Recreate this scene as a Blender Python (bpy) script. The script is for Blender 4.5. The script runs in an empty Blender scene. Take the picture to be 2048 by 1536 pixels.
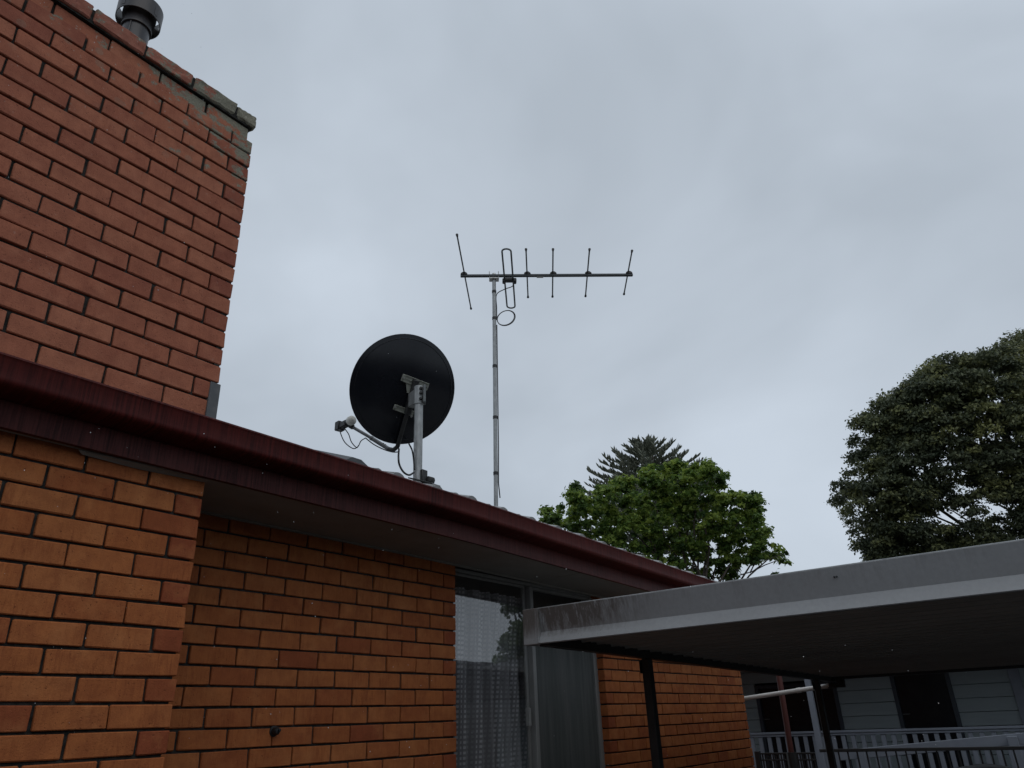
import bpy, bmesh, math, random
import numpy as np
from mathutils import Vector, Matrix

random.seed(7)
rng = np.random.default_rng(11)
scene = bpy.context.scene

# ------------------------------------------------------------------ camera
FOC, YAW, PITCH, ROLL = 1482.5, 0.9437, 0.4303, -0.0404
EYE = np.array([-1.6244, -2.7668, 1.6])
FW = np.array([math.sin(YAW) * math.cos(PITCH), math.cos(YAW) * math.cos(PITCH), math.sin(PITCH)])
_r = np.array([math.cos(YAW), -math.sin(YAW), 0.0]); _u = np.cross(_r, FW)
RT = math.cos(ROLL) * _r + math.sin(ROLL) * _u
UP = -math.sin(ROLL) * _r + math.cos(ROLL) * _u
cam_data = bpy.data.cameras.new("camera")
cam = bpy.data.objects.new("camera", cam_data)
scene.collection.objects.link(cam)
cam_data.sensor_width = 36.0
cam_data.lens = 36.0 * FOC / 2048.0
cam_data.clip_start = 0.05
cam_data.clip_end = 2000.0
cam.matrix_world = Matrix([[RT[i], UP[i], -FW[i], EYE[i]] for i in range(3)] + [[0, 0, 0, 1]])
scene.camera = cam

# ------------------------------------------------------------------ overcast sky, soft sun, exposure
scene.view_settings.view_transform = 'Standard'
scene.view_settings.look = 'None'
scene.view_settings.gamma = 1.0
scene.view_settings.use_curve_mapping = False
scene.view_settings.exposure = 0.0
SUN_EL, SUN_AZ = math.radians(58), math.radians(205)     # azimuth clockwise from +Y
world = bpy.data.worlds.new("World"); scene.world = world
world.use_nodes = True
wt = world.node_tree; wn, wl = wt.nodes, wt.links
wn.clear()
w_out = wn.new('ShaderNodeOutputWorld')
w_sky = wn.new('ShaderNodeTexSky'); w_sky.sky_type = 'NISHITA'; w_sky.sun_disc = False
w_sky.sun_elevation = SUN_EL; w_sky.sun_rotation = SUN_AZ
b_sky = wn.new('ShaderNodeBackground'); b_sky.inputs[1].default_value = 0.06
wl.new(w_sky.outputs[0], b_sky.inputs[0])
w_tc = wn.new('ShaderNodeTexCoord')
w_map = wn.new('ShaderNodeMapping'); w_map.inputs['Scale'].default_value = (1.0, 1.0, 1.6)
wl.new(w_tc.outputs['Generated'], w_map.inputs[0])
w_n = wn.new('ShaderNodeTexNoise'); w_n.inputs['Scale'].default_value = 2.1
w_n.inputs['Detail'].default_value = 4.5; w_n.inputs['Roughness'].default_value = 0.47; w_n.inputs['Distortion'].default_value = 0.4
wl.new(w_map.outputs[0], w_n.inputs[0])
w_cr = wn.new('ShaderNodeValToRGB')
w_cr.color_ramp.elements[0].position = 0.34; w_cr.color_ramp.elements[0].color = (0.475, 0.535, 0.605, 1)
w_cr.color_ramp.elements[1].position = 0.68; w_cr.color_ramp.elements[1].color = (0.628, 0.702, 0.792, 1)
wl.new(w_n.outputs['Fac'], w_cr.inputs[0])
w_sep = wn.new('ShaderNodeSeparateXYZ'); wl.new(w_tc.outputs['Generated'], w_sep.inputs[0])
w_zr = wn.new('ShaderNodeMapRange'); w_zr.interpolation_type = 'SMOOTHSTEP'      # overcast: brightest overhead
w_zr.inputs['From Min'].default_value = 0.72; w_zr.inputs['From Max'].default_value = 1.0
w_zr.inputs['To Min'].default_value = 1.0; w_zr.inputs['To Max'].default_value = 1.15
wl.new(w_sep.outputs['Z'], w_zr.inputs['Value'])
b_cl = wn.new('ShaderNodeBackground')
wl.new(w_cr.outputs[0], b_cl.inputs[0]); wl.new(w_zr.outputs[0], b_cl.inputs[1])
w_mix = wn.new('ShaderNodeMixShader'); w_mix.inputs[0].default_value = 0.9
wl.new(b_sky.outputs[0], w_mix.inputs[1]); wl.new(b_cl.outputs[0], w_mix.inputs[2])
wl.new(w_mix.outputs[0], w_out.inputs[0])

sun_d = bpy.data.lights.new("sun", 'SUN'); sun_d.energy = 0.5; sun_d.angle = math.radians(50); sun_d.color = (1.0, 0.96, 0.9)
sun = bpy.data.objects.new("sun", sun_d); scene.collection.objects.link(sun)
_sd = Vector((math.sin(SUN_AZ) * math.cos(SUN_EL), math.cos(SUN_AZ) * math.cos(SUN_EL), math.sin(SUN_EL)))
sun.rotation_euler = _sd.to_track_quat('Z', 'Y').to_euler()
scene.cycles.max_bounces = 8
scene.cycles.transparent_max_bounces = 24

# ------------------------------------------------------------------ helpers
def rayd(x, y):
    return FW + RT * (x - 1024) / FOC - UP * (y - 768) / FOC
def on_depth(x, y, depth):                  # a point at a distance along the viewing bearing
    return EYE + rayd(x, y) * depth
def onY(x, y, Y):
    d = rayd(x, y); return EYE + d * (Y - EYE[1]) / d[1]
def onX(x, y, X):
    d = rayd(x, y); return EYE + d * (X - EYE[0]) / d[0]
def onZ(x, y, Z):
    d = rayd(x, y); return EYE + d * (Z - EYE[2]) / d[2]

def tag(o, label=None, cat=None, group=None, kind=None):
    if label: o['label'] = label
    if cat: o['category'] = cat
    if group: o['group'] = group
    if kind: o['kind'] = kind
    return o
def empty(name, loc=(0, 0, 0), **kw):
    o = bpy.data.objects.new(name, None); scene.collection.objects.link(o)
    o.location = loc; o.empty_display_size = 0.1
    bpy.context.view_layer.update()
    return tag(o, **kw)
def link(name, me, mats, parent=None, smooth=False, **kw):
    if not isinstance(mats, (list, tuple)): mats = [mats]
    for m in mats: me.materials.append(m)
    o = bpy.data.objects.new(name, me); scene.collection.objects.link(o)
    if parent is not None:
        o.parent = parent
        M = parent.matrix_basis if parent.type == 'EMPTY' else Matrix()     # part meshes are built in world space
        o.matrix_parent_inverse = M.inverted()
    if smooth:
        me.polygons.foreach_set('use_smooth', [True] * len(me.polygons))
        if smooth != 'all': me.set_sharp_from_angle(angle=math.radians(40))
    return tag(o, **kw)

class MB:
    """collects shapes into ONE mesh"""
    def __init__(s): s.v = []; s.f = []; s.mi = []; s.tint = []
    def add(s, verts, faces, mi=0, tint=None):
        n = len(s.v); s.v += [tuple(map(float, p)) for p in verts]
        s.f += [tuple(n + i for i in f) for f in faces]; s.mi += [mi] * len(faces)
        s.tint += [tint or (0.5, 0.5, 0.5)] * len(verts)
        return s
    def box(s, a, b, mi=0, ch=0.0, tint=None, M=None, jit=0.0):
        a = np.minimum(a, b) * 1.0, np.maximum(a, b) * 1.0
        lo, hi = a
        if ch <= 0:
            v = [(x, y, z) for x in (lo[0], hi[0]) for y in (lo[1], hi[1]) for z in (lo[2], hi[2])]
            f = [(0, 1, 3, 2), (4, 6, 7, 5), (0, 4, 5, 1), (2, 3, 7, 6), (0, 2, 6, 4), (1, 5, 7, 3)]
        else:
            v, f = chamfer_box(lo, hi, ch, jit)
        if M is not None: v = [tuple(M @ Vector(p)) for p in v]
        return s.add(v, f, mi, tint)
    def obox(s, c, ax, ay, az, size, mi=0, ch=0.0):
        M = Matrix([[ax[i], ay[i], az[i], c[i]] for i in range(3)] + [[0, 0, 0, 1]])
        h = np.array(size) / 2
        return s.box(-h, h, mi, ch, None, M)
    def tube(s, pts, r, n=10, mi=0, caps=True):
        pts = [Vector(p) for p in pts]
        rr = r if isinstance(r, (list, tuple)) else [r] * len(pts)
        t0 = (pts[1] - pts[0]).normalized()
        ref = Vector((0, 0, 1)) if abs(t0.z) < 0.9 else Vector((1, 0, 0))
        x = t0.cross(ref).normalized(); vs = []
        for i, p in enumerate(pts):
            t = (pts[min(i + 1, len(pts) - 1)] - pts[max(i - 1, 0)]).normalized()
            x = (x - t * x.dot(t)).normalized(); y = t.cross(x)
            for k in range(n):
                a = 2 * math.pi * k / n
                vs.append(p + (x * math.cos(a) + y * math.sin(a)) * rr[i])
        fs = []
        for i in range(len(pts) - 1):
            for k in range(n):
                a, b = i * n + k, i * n + (k + 1) % n
                fs.append((a, b, b + n, a + n))
        if caps:
            fs.append(tuple(range(n - 1, -1, -1))); fs.append(tuple((len(pts) - 1) * n + k for k in range(n)))
        return s.add(vs, fs, mi)
    def lathe(s, prof, c, ax=(0, 0, 1), n=32, mi=0):          # prof: (radius, height)
        ax = Vector(ax).normalized()
        ref = Vector((1, 0, 0)) if abs(ax.x) < 0.9 else Vector((0, 1, 0))
        x = (ref - ax * ref.dot(ax)).normalized(); y = ax.cross(x); c = Vector(c)
        vs, fs = [], []
        for r, h in prof:
            for k in range(n):
                a = 2 * math.pi * k / n
                vs.append(c + ax * h + (x * math.cos(a) + y * math.sin(a)) * r)
        for i in range(len(prof) - 1):
            for k in range(n):
                a, b = i * n + k, i * n + (k + 1) % n
                fs.append((a, b, b + n, a + n))
        return s.add(vs, fs, mi)
    def prism(s, prof, x0, x1, axis='X', mi=0, close=True, seg=1, zoff=None):   # profile in (Y,Z) swept along X
        n = len(prof); vs, fs = [], []
        for i in range(seg + 1):
            X = x0 + (x1 - x0) * i / seg; dz = zoff(X) if zoff else 0
            for p in prof:
                vs.append((X, p[0], p[1] + dz) if axis == 'X' else (p[0], X, p[1] + dz))
        for i in range(seg):
            for k in range(n if close else n - 1):
                a, b = i * n + k, i * n + (k + 1) % n
                fs.append((a, b, b + n, a + n))
        if close:
            fs.append(tuple(range(n - 1, -1, -1))); fs.append(tuple(seg * n + k for k in range(n)))
        return s.add(vs, fs, mi)
    def build(s, name, mats, parent=None, smooth=False, tint=False, fix=True, **kw):
        me = bpy.data.meshes.new(name)
        me.from_pydata(s.v, [], s.f)
        me.polygons.foreach_set('material_index', s.mi)
        if tint:
            at = me.color_attributes.new('tint', 'FLOAT_COLOR', 'POINT')
            at.data.foreach_set('color', np.c_[np.array(s.tint), np.ones(len(s.tint))].ravel().astype(np.float32))
        if fix:
            bm = bmesh.new(); bm.from_mesh(me); bmesh.ops.recalc_face_normals(bm, faces=bm.faces[:]); bm.to_mesh(me); bm.free()
        me.update()
        return link(name, me, mats, parent, smooth, **kw)

_cbv = None
def chamfer_box(lo, hi, ch, jit=0.0):
    global _cbv
    if _cbv is None:
        V, idx = [], {}
        for sx in (-1, 1):
            for sy in (-1, 1):
                for sz in (-1, 1):
                    for a in range(3):                        # the vertex that lies on the face normal to axis a
                        idx[(sx, sy, sz, a)] = len(V); V.append((sx, sy, sz, a))
        F = []
        for a in range(3):
            o = [i for i in range(3) if i != a]
            for sg in (-1, 1):
                loop = []
                for s0, s1 in ((-1, -1), (1, -1), (1, 1), (-1, 1)):
                    k = [0, 0, 0]; k[a] = sg; k[o[0]] = s0; k[o[1]] = s1
                    loop.append(idx[(*k, a)])
                F.append(tuple(loop))
        for a in range(3):                                    # edges parallel to axis a
            o = [i for i in range(3) if i != a]
            for s0 in (-1, 1):
                for s1 in (-1, 1):
                    k = [0, 0, 0]; k[o[0]] = s0; k[o[1]] = s1
                    k0 = list(k); k0[a] = -1; k1 = list(k); k1[a] = 1
                    F.append((idx[(*k0, o[0])], idx[(*k1, o[0])], idx[(*k1, o[1])], idx[(*k0, o[1])]))
        for sx in (-1, 1):
            for sy in (-1, 1):
                for sz in (-1, 1):
                    F.append(tuple(idx[(sx, sy, sz, a)] for a in range(3)))
        _cbv = (V, F)
    V, F = _cbv
    out = []
    jt = {}
    for sx, sy, sz, a in V:
        if (sx, sy, sz) not in jt:
            jt[(sx, sy, sz)] = [random.uniform(-jit, jit) for _ in range(3)] + [ch * random.uniform(0.6, 1.9) if jit else ch]
        j = jt[(sx, sy, sz)]
        s = (sx, sy, sz); p = []
        for i in range(3):
            e = lo[i] if s[i] < 0 else hi[i]
            p.append(e + j[i] - (0 if i == a else s[i] * j[3]))
        out.append(tuple(p))
    return out, F

# ------------------------------------------------------------------ materials
def mat(name, col, rough=0.7, metal=0.0, spec=0.5, noise=None, bump=None, coat=0.0):
    """noise=(scale xyz, low colour, fac) ; bump=(scale, strength, distance)"""
    m = bpy.data.materials.new(name); m.use_nodes = True
    nt = m.node_tree; b = nt.nodes['Principled BSDF']
    b.inputs['Base Color'].default_value = (*col, 1); b.inputs['Roughness'].default_value = rough
    b.inputs['Metallic'].default_value = metal; b.inputs['Specular IOR Level'].default_value = spec
    b.inputs['Coat Weight'].default_value = coat
    tc = nt.nodes.new('ShaderNodeTexCoord')
    if noise:
        sc, c2, lo, hi = noise
        mp = nt.nodes.new('ShaderNodeMapping'); mp.inputs['Scale'].default_value = sc
        nt.links.new(tc.outputs['Object'], mp.inputs[0])
        n = nt.nodes.new('ShaderNodeTexNoise'); n.inputs['Scale'].default_value = 1; n.inputs['Detail'].default_value = 6
        n.inputs['Roughness'].default_value = 0.62
        nt.links.new(mp.outputs[0], n.inputs[0])
        mr = nt.nodes.new('ShaderNodeMapRange'); mr.inputs['From Min'].default_value = lo; mr.inputs['From Max'].default_value = hi
        nt.links.new(n.outputs['Fac'], mr.inputs['Value'])
        mx = nt.nodes.new('ShaderNodeMix'); mx.data_type = 'RGBA'
        mx.inputs['A'].default_value = (*col, 1); mx.inputs['B'].default_value = (*c2, 1)
        nt.links.new(mr.outputs[0], mx.inputs['Factor']); nt.links.new(mx.outputs['Result'], b.inputs['Base Color'])
    if bump:
        n2 = nt.nodes.new('ShaderNodeTexNoise'); n2.inputs['Scale'].default_value = bump[0]; n2.inputs['Detail'].default_value = 5
        nt.links.new(tc.outputs['Object'], n2.inputs[0])
        bp = nt.nodes.new('ShaderNodeBump'); bp.inputs['Strength'].default_value = bump[1]; bp.inputs['Distance'].default_value = bump[2]
        nt.links.new(n2.outputs['Fac'], bp.inputs['Height']); nt.links.new(bp.outputs[0], b.inputs['Normal'])
    return m

class NT:
    """short-hand for node trees"""
    def __init__(s, m): s.t = m.node_tree; s.b = s.t.nodes['Principled BSDF']; s.tc = s.n('TexCoord')
    def n(s, k): return s.t.nodes.new('ShaderNode' + k)
    def l(s, a, b): s.t.links.new(a, b)
    def noise(s, sc, scale=1.0, detail=5, rough=0.6, dist=0.0, off=(0, 0, 0), src=None):
        mp = s.n('Mapping'); mp.inputs['Scale'].default_value = sc; mp.inputs['Location'].default_value = off
        s.l(src or s.tc.outputs['Object'], mp.inputs[0])
        n = s.n('TexNoise'); n.inputs['Scale'].default_value = scale; n.inputs['Detail'].default_value = detail
        n.inputs['Roughness'].default_value = rough; n.inputs['Distortion'].default_value = dist
        s.l(mp.outputs[0], n.inputs[0]); return n.outputs['Fac']
    def rng(s, v, a, b, c=0.0, d=1.0, smooth=False):
        m = s.n('MapRange'); m.inputs['From Min'].default_value = a; m.inputs['From Max'].default_value = b
        m.inputs['To Min'].default_value = c; m.inputs['To Max'].default_value = d
        if smooth: m.interpolation_type = 'SMOOTHSTEP'
        s.l(v, m.inputs['Value']); return m.outputs[0]
    def mix(s, f, a, b, mode='MIX'):
        m = s.n('Mix'); m.data_type = 'RGBA'; m.blend_type = mode
        for key, val in (('Factor', f), ('A', a), ('B', b)):
            if isinstance(val, (int, float)): m.inputs[key].default_value = val
            elif isinstance(val, tuple): m.inputs[key].default_value = (*val, 1)
            else: s.l(val, m.inputs[key])
        return m.outputs['Result']
    def math(s, op, a, b=0.0):
        m = s.n('Math'); m.operation = op
        for i, val in enumerate((a, b)):
            if isinstance(val, (int, float)): m.inputs[i].default_value = val
            else: s.l(val, m.inputs[i])
        return m.outputs[0]
    def xyz(s, src=None):
        m = s.n('SeparateXYZ'); s.l(src or s.tc.outputs['Object'], m.inputs[0]); return m.outputs
    def bump(s, h, st, d):
        m = s.n('Bump'); m.inputs['Strength'].default_value = st; m.inputs['Distance'].default_value = d
        s.l(h, m.inputs['Height']); s.l(m.outputs[0], s.b.inputs['Normal'])

def brick_material(name, cols, lichen=None, streak=0.75):
    m = bpy.data.materials.new(name); m.use_nodes = True; q = NT(m)
    at = q.n('Attribute'); at.attribute_name = 'tint'
    sp = q.n('SeparateColor'); q.l(at.outputs['Color'], sp.inputs[0])
    cr = q.n('ValToRGB'); e = cr.color_ramp.elements
    e[0].position = 0.0; e[0].color = (*cols[0], 1); e[1].position = 1.0; e[1].color = (*cols[2], 1)
    k = e.new(0.45); k.color = (*cols[1], 1)
    q.l(sp.outputs['Red'], cr.inputs[0])
    c = cr.outputs[0]
    ad = q.n('VectorMath'); ad.operation = 'ADD'; q.l(q.tc.outputs['Object'], ad.inputs[0])
    sc = q.n('VectorMath'); sc.operation = 'SCALE'; sc.inputs['Scale'].default_value = 9.0
    q.l(at.outputs['Color'], sc.inputs[0]); q.l(sc.outputs[0], ad.inputs[1])   # every brick samples its own patch of noise
    own = ad.outputs[0]
    f1 = q.noise((16, 16, 16), detail=7, rough=0.65, src=own)
    c = q.mix(q.rng(f1, 0.35, 0.75, 0.0, 0.55), c, (cols[0][0] * 0.6, cols[0][1] * 0.58, cols[0][2] * 0.62))
    f2 = q.noise((62, 62, 8), detail=6, rough=0.72, dist=1.2, src=own)           # drag marks of the brick press
    pch = q.noise((7, 7, 7), detail=3, off=(1, 7, 3), src=own)
    c = q.mix(q.math('MULTIPLY', q.rng(f2, 0.47, 0.66, 0.0, streak), q.rng(pch, 0.38, 0.62, 0.1, 1.0)), c, (cols[2][0] * 0.5, cols[2][1] * 0.38, cols[2][2] * 0.4))
    f3 = q.noise((9, 9, 9), detail=4, src=own)
    c = q.mix(q.rng(f3, 0.5, 0.8, 0.0, 0.5), c, (cols[2][0] * 1.15, cols[2][1] * 1.25, cols[2][2] * 1.3))
    fs = q.noise((420, 420, 420), detail=2)
    c = q.mix(q.rng(fs, 0.66, 0.72, 0.0, 0.45), c, (0.03, 0.02, 0.018))
    if lichen:
        z0, z1, amount = lichen
        o = q.xyz()
        hgt = q.rng(o['Z'], z0, z1, 0.0, 1.0)
        hx = q.rng(o['X'], -0.75, 0.0, 0.45, 1.0)
        n1 = q.noise((9, 9, 12), detail=8, rough=0.72, off=(3.1, 0, 1.7))
        v = q.math('ADD', n1, q.math('MULTIPLY', q.math('MULTIPLY', hgt, hx), amount))
        msk = q.rng(v, 0.72, 0.765, 0.0, 0.9)
        fine = q.noise((130, 130, 130), detail=4)
        lc = q.mix(fine, (0.06, 0.068, 0.045), (0.34, 0.35, 0.28))
        # round crusty rosettes
        vo = q.n('TexVoronoi'); vo.inputs['Scale'].default_value = 17; q.l(q.tc.outputs['Object'], vo.inputs[0])
        ros = q.math('MULTIPLY', q.rng(vo.outputs['Distance'], 0.30, 0.36, 1.0, 0.0), q.rng(q.math('MULTIPLY', hgt, hx), 0.15, 0.7, 0.0, 0.9))
        pick = q.n('SeparateColor'); q.l(vo.outputs['Color'], pick.inputs[0])
        ros = q.math('MULTIPLY', ros, q.rng(pick.outputs['Red'], 0.55, 0.6))
        c = q.mix(q.math('MAXIMUM', msk, ros), c, lc)
        spk = q.noise((60, 60, 60), detail=2, off=(5, 5, 5))
        c = q.mix(q.math('MULTIPLY', q.rng(spk, 0.68, 0.72, 0.0, 0.7), q.rng(hgt, 0.0, 1.0, 0.2, 1.0)), c, (0.42, 0.38, 0.33))
    pit = q.noise((130, 130, 130), detail=3, rough=0.5, off=(8, 1, 2))
    c = q.mix(q.rng(pit, 0.67, 0.72, 0.0, 0.7), c, (cols[0][0] * 0.35, cols[0][1] * 0.4, cols[0][2] * 0.5))
    q.l(c, q.b.inputs['Base Color'])
    q.b.inputs['Roughness'].default_value = 0.85; q.b.inputs['Specular IOR Level'].default_value = 0.14
    hb = q.math('ADD', q.math('ADD', q.noise((160, 160, 160), detail=6), q.math('MULTIPLY', f2, 0.8)), q.math('MULTIPLY', q.rng(pit, 0.62, 0.74), -1.2))
    q.bump(hb, 0.5, 0.004)
    return m

M_brick = brick_material('orange_brick', [(0.270, 0.070, 0.030), (0.395, 0.128, 0.042), (0.435, 0.160, 0.058)])
M_chim = brick_material('hazed_red_brick', [(0.270, 0.088, 0.056), (0.365, 0.130, 0.076), (0.405, 0.155, 0.090)], lichen=(3.75, 4.55, 0.37), streak=0.4)  # same brick as the walls, with sky glare and haze put into its colour
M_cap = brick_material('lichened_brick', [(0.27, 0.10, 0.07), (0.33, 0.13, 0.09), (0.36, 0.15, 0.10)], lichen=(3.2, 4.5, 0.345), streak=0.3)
M_mortar = mat('dark_mortar', (0.024, 0.024, 0.022), 0.95, spec=0.1, noise=((40, 40, 40), (0.06, 0.058, 0.054), 0.4, 0.75), bump=(150, 0.6, 0.004))

def maroon(name, base):
    m = bpy.data.materials.new(name); m.use_nodes = True; q = NT(m)
    f = q.noise((95, 4, 3.4), detail=7, rough=0.75, dist=0.4)
    pt = q.noise((2.3, 1, 1), detail=3, off=(2, 0, 0))
    c = q.mix(q.math('MULTIPLY', q.rng(f, 0.42, 0.60, 0.0, 1.0), q.rng(pt, 0.35, 0.6, 0.3, 1.0)), base, (base[0] * 0.35, base[1] * 0.4, base[2] * 0.45))
    g = q.noise((3, 3, 9), detail=5)
    c = q.mix(q.rng(g, 0.45, 0.8, 0.0, 0.4), c, (base[0] * 1.3, base[1] * 2.0, base[2] * 2.0))
    q.l(c, q.b.inputs['Base Color'])
    q.l(q.rng(f, 0.3, 0.8, 0.34, 0.55), q.b.inputs['Roughness'])
    q.b.inputs['Specular IOR Level'].default_value = 0.11
    return m
M_gutter = maroon('maroon_gutter_paint', (0.078, 0.0125, 0.0105))
M_fascia = maroon('maroon_fascia_paint', (0.074, 0.0155, 0.0135))
M_soffit = mat('soffit_sheet', (0.25, 0.24, 0.22), 0.8, noise=((2, 3, 2), (0.17, 0.16, 0.14), 0.4, 0.8), bump=(30, 0.1, 0.003))
M_tile = mat('wet_concrete_tile', (0.20, 0.20, 0.20), 0.32, noise=((14, 14, 14), (0.32, 0.32, 0.31), 0.4, 0.8), bump=(90, 0.3, 0.003))
M_darktile = mat('dark_flashing', (0.045, 0.05, 0.055), 0.55, noise=((20, 20, 20), (0.09, 0.09, 0.095), 0.4, 0.8))
M_lead = mat('grey_flashing', (0.07, 0.075, 0.08), 0.6, noise=((20, 20, 20), (0.12, 0.12, 0.12), 0.4, 0.8))
M_flue = mat('black_flue_steel', (0.014, 0.012, 0.015), 0.35, spec=0.45, noise=((12, 12, 5), (0.03, 0.027, 0.03), 0.45, 0.8))
M_flue2 = mat('grey_cowl_steel', (0.022, 0.019, 0.021), 0.42, spec=0.45, noise=((12, 12, 5), (0.055, 0.042, 0.04), 0.45, 0.8))
M_galv = mat('galvanised_steel', (0.36, 0.37, 0.37), 0.45, metal=0.45, noise=((38, 38, 14), (0.22, 0.23, 0.23), 0.35, 0.7))
M_bolt = mat('bolt_zinc', (0.5, 0.5, 0.48), 0.4, metal=0.9, noise=((60, 60, 60), (0.25, 0.25, 0.24), 0.4, 0.7))
M_dish = mat('charcoal_dish_paint', (0.0045, 0.0055, 0.009), 0.22, spec=0.32, noise=((5, 5, 5), (0.010, 0.011, 0.015), 0.4, 0.8))
M_black = mat('black_plastic', (0.010, 0.010, 0.011), 0.5, noise=((30, 30, 30), (0.018, 0.018, 0.018), 0.4, 0.8))
M_white = mat('white_plastic', (0.62, 0.62, 0.58), 0.5, noise=((30, 30, 30), (0.5, 0.5, 0.46), 0.4, 0.8))
M_bracket = mat('zinc_bracket', (0.30, 0.31, 0.27), 0.42, metal=0.3, noise=((30, 30, 30), (0.18, 0.19, 0.16), 0.4, 0.8))
M_arm = mat('grey_arm', (0.16, 0.17, 0.18), 0.4, metal=0.4, noise=((30, 30, 8), (0.10, 0.105, 0.11), 0.4, 0.8))
M_alu = mat('dull_aluminium', (0.13, 0.14, 0.14), 0.5, metal=0.6, noise=((25, 25, 25), (0.08, 0.085, 0.09), 0.4, 0.8))
M_boom = mat('dark_boom', (0.045, 0.052, 0.056), 0.5, metal=0.3, noise=((25, 25, 25), (0.03, 0.034, 0.036), 0.4, 0.8))
M_label = mat('pale_sticker', (0.55, 0.56, 0.55), 0.6, noise=((60, 60, 60), (0.4, 0.4, 0.4), 0.4, 0.8))
M_frame = mat('grey_window_frame', (0.22, 0.22, 0.215), 0.5, noise=((12, 12, 4), (0.15, 0.15, 0.145), 0.4, 0.8))
M_room = mat('dim_room_lining', (0.10, 0.095, 0.09), 0.9, noise=((3, 3, 3), (0.07, 0.07, 0.065), 0.4, 0.8))
M_wet = mat('wet_concrete', (0.05, 0.048, 0.045), 0.4, noise=((1.2, 1.2, 1.2), (0.035, 0.035, 0.033), 0.35, 0.7), bump=(25, 0.2, 0.004))
M_deckpaint = mat('carport_deck_paint', (0.30, 0.29, 0.275), 0.6, noise=((3, 1, 3), (0.21, 0.20, 0.19), 0.4, 0.8))
M_dark = mat('black_steel_paint', (0.016, 0.015, 0.015), 0.5, noise=((9, 9, 9), (0.03, 0.027, 0.025), 0.4, 0.8))
M_pvc = mat('pale_pvc', (0.62, 0.60, 0.57), 0.4, noise=((6, 6, 6), (0.48, 0.46, 0.43), 0.4, 0.8))
M_red = mat('red_brown_pipe_paint', (0.085, 0.020, 0.015), 0.6, noise=((12, 12, 4), (0.05, 0.013, 0.011), 0.4, 0.8))
M_board = mat('blue_grey_weatherboard', (0.30, 0.345, 0.355), 0.7, noise=((3, 2, 14), (0.25, 0.29, 0.30), 0.4, 0.8), bump=(40, 0.1, 0.003))
M_trim = mat('lilac_grey_trim', (0.215, 0.235, 0.275), 0.6, noise=((5, 5, 5), (0.17, 0.19, 0.225), 0.4, 0.8))
M_navy = mat('navy_trim', (0.03, 0.04, 0.055), 0.5, noise=((5, 5, 5), (0.02, 0.026, 0.035), 0.4, 0.8))
M_dglass = mat('dark_neighbour_glass', (0.012, 0.013, 0.016), 0.2, spec=0.2, noise=((5, 5, 5), (0.018, 0.02, 0.022), 0.4, 0.8))
M_bark = mat('grey_brown_bark', (0.09, 0.07, 0.055), 0.9, noise=((12, 12, 3), (0.045, 0.036, 0.03), 0.35, 0.7), bump=(30, 0.8, 0.02))
M_paling = mat('weathered_paling', (0.20, 0.19, 0.18), 0.85, noise=((20, 20, 2), (0.12, 0.11, 0.10), 0.35, 0.7))

# carport fascia: grey paint, rusty tannin streaks below the top edge near the corner
def fascia_paint():
    m = bpy.data.materials.new('stained_grey_fascia_paint'); m.use_nodes = True; q = NT(m)
    o = q.xyz()
    f = q.noise((50, 50, 50), detail=4)
    c = q.mix(q.rng(f, 0.3, 0.8), (0.30, 0.306, 0.312), (0.255, 0.26, 0.266))
    big = q.noise((2.2, 2.2, 5), detail=4)
    c = q.mix(q.rng(big, 0.4, 0.8, 0.0, 0.5), c, (0.22, 0.22, 0.22))
    st = q.noise((44, 44, 3.0), detail=7, rough=0.75)
    near = q.rng(o['Y'], -1.15, -0.45, 0.0, 1.0, True)
    top = q.rng(o['Z'], 2.03, 2.19, 0.0, 1.0)
    k = q.math('MULTIPLY', q.math('MULTIPLY', q.rng(st, 0.36, 0.60), near), q.math('POWER', top, 0.7))
    c = q.mix(q.math('MINIMUM', q.math('MULTIPLY', k, 1.9), 0.78), c, (0.060, 0.043, 0.032))
    lng = q.noise((30, 30, 2.5), detail=6, rough=0.7, off=(9, 0, 0))
    c = q.mix(q.math('MULTIPLY', q.rng(lng, 0.52, 0.75, 0.0, 0.5), q.rng(o['Z'], 2.06, 2.19, 0.15, 1.0)), c, (0.13, 0.125, 0.118))
    fl = q.noise((90, 90, 60), detail=5, off=(4, 2, 1))
    c = q.mix(q.math('MULTIPLY', q.rng(fl, 0.62, 0.68), q.math('MULTIPLY', near, 0.6)), c, (0.09, 0.075, 0.06))
    q.l(c, q.b.inputs['Base Color']); q.b.inputs['Roughness'].default_value = 0.5
    return m
M_cfas = fascia_paint()

def leaf_material(name, dark, mid, light, trans=0.35):
    m = bpy.data.materials.new(name); m.use_nodes = True; q = NT(m)
    at = q.n('Attribute'); at.attribute_name = 'tint'
    sp = q.n('SeparateColor'); q.l(at.outputs['Color'], sp.inputs[0])
    cr = q.n('ValToRGB'); e = cr.color_ramp.elements
    e[0].position = 0.0; e[0].color = (*dark, 1); e[1].position = 1.0; e[1].color = (*light, 1)
    k = e.new(0.5); k.color = (*mid, 1); q.l(sp.outputs['Red'], cr.inputs[0])
    q.l(cr.outputs[0], q.b.inputs['Base Color']); q.b.inputs['Roughness'].default_value = 0.5
    q.b.inputs['Specular IOR Level'].default_value = 0.3
    tr = q.n('BsdfTranslucent'); q.l(cr.outputs[0], tr.inputs[0])
    mx = q.n('MixShader'); mx.inputs[0].default_value = trans
    out = q.t.nodes['Material Output']
    q.l(q.b.outputs[0], mx.inputs[1]); q.l(tr.outputs[0], mx.inputs[2]); q.l(mx.outputs[0], out.inputs[0])
    return m
M_maple = leaf_material('maple_leaf', (0.045, 0.085, 0.026), (0.120, 0.200, 0.042), (0.30, 0.38, 0.075), 0.45)
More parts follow.
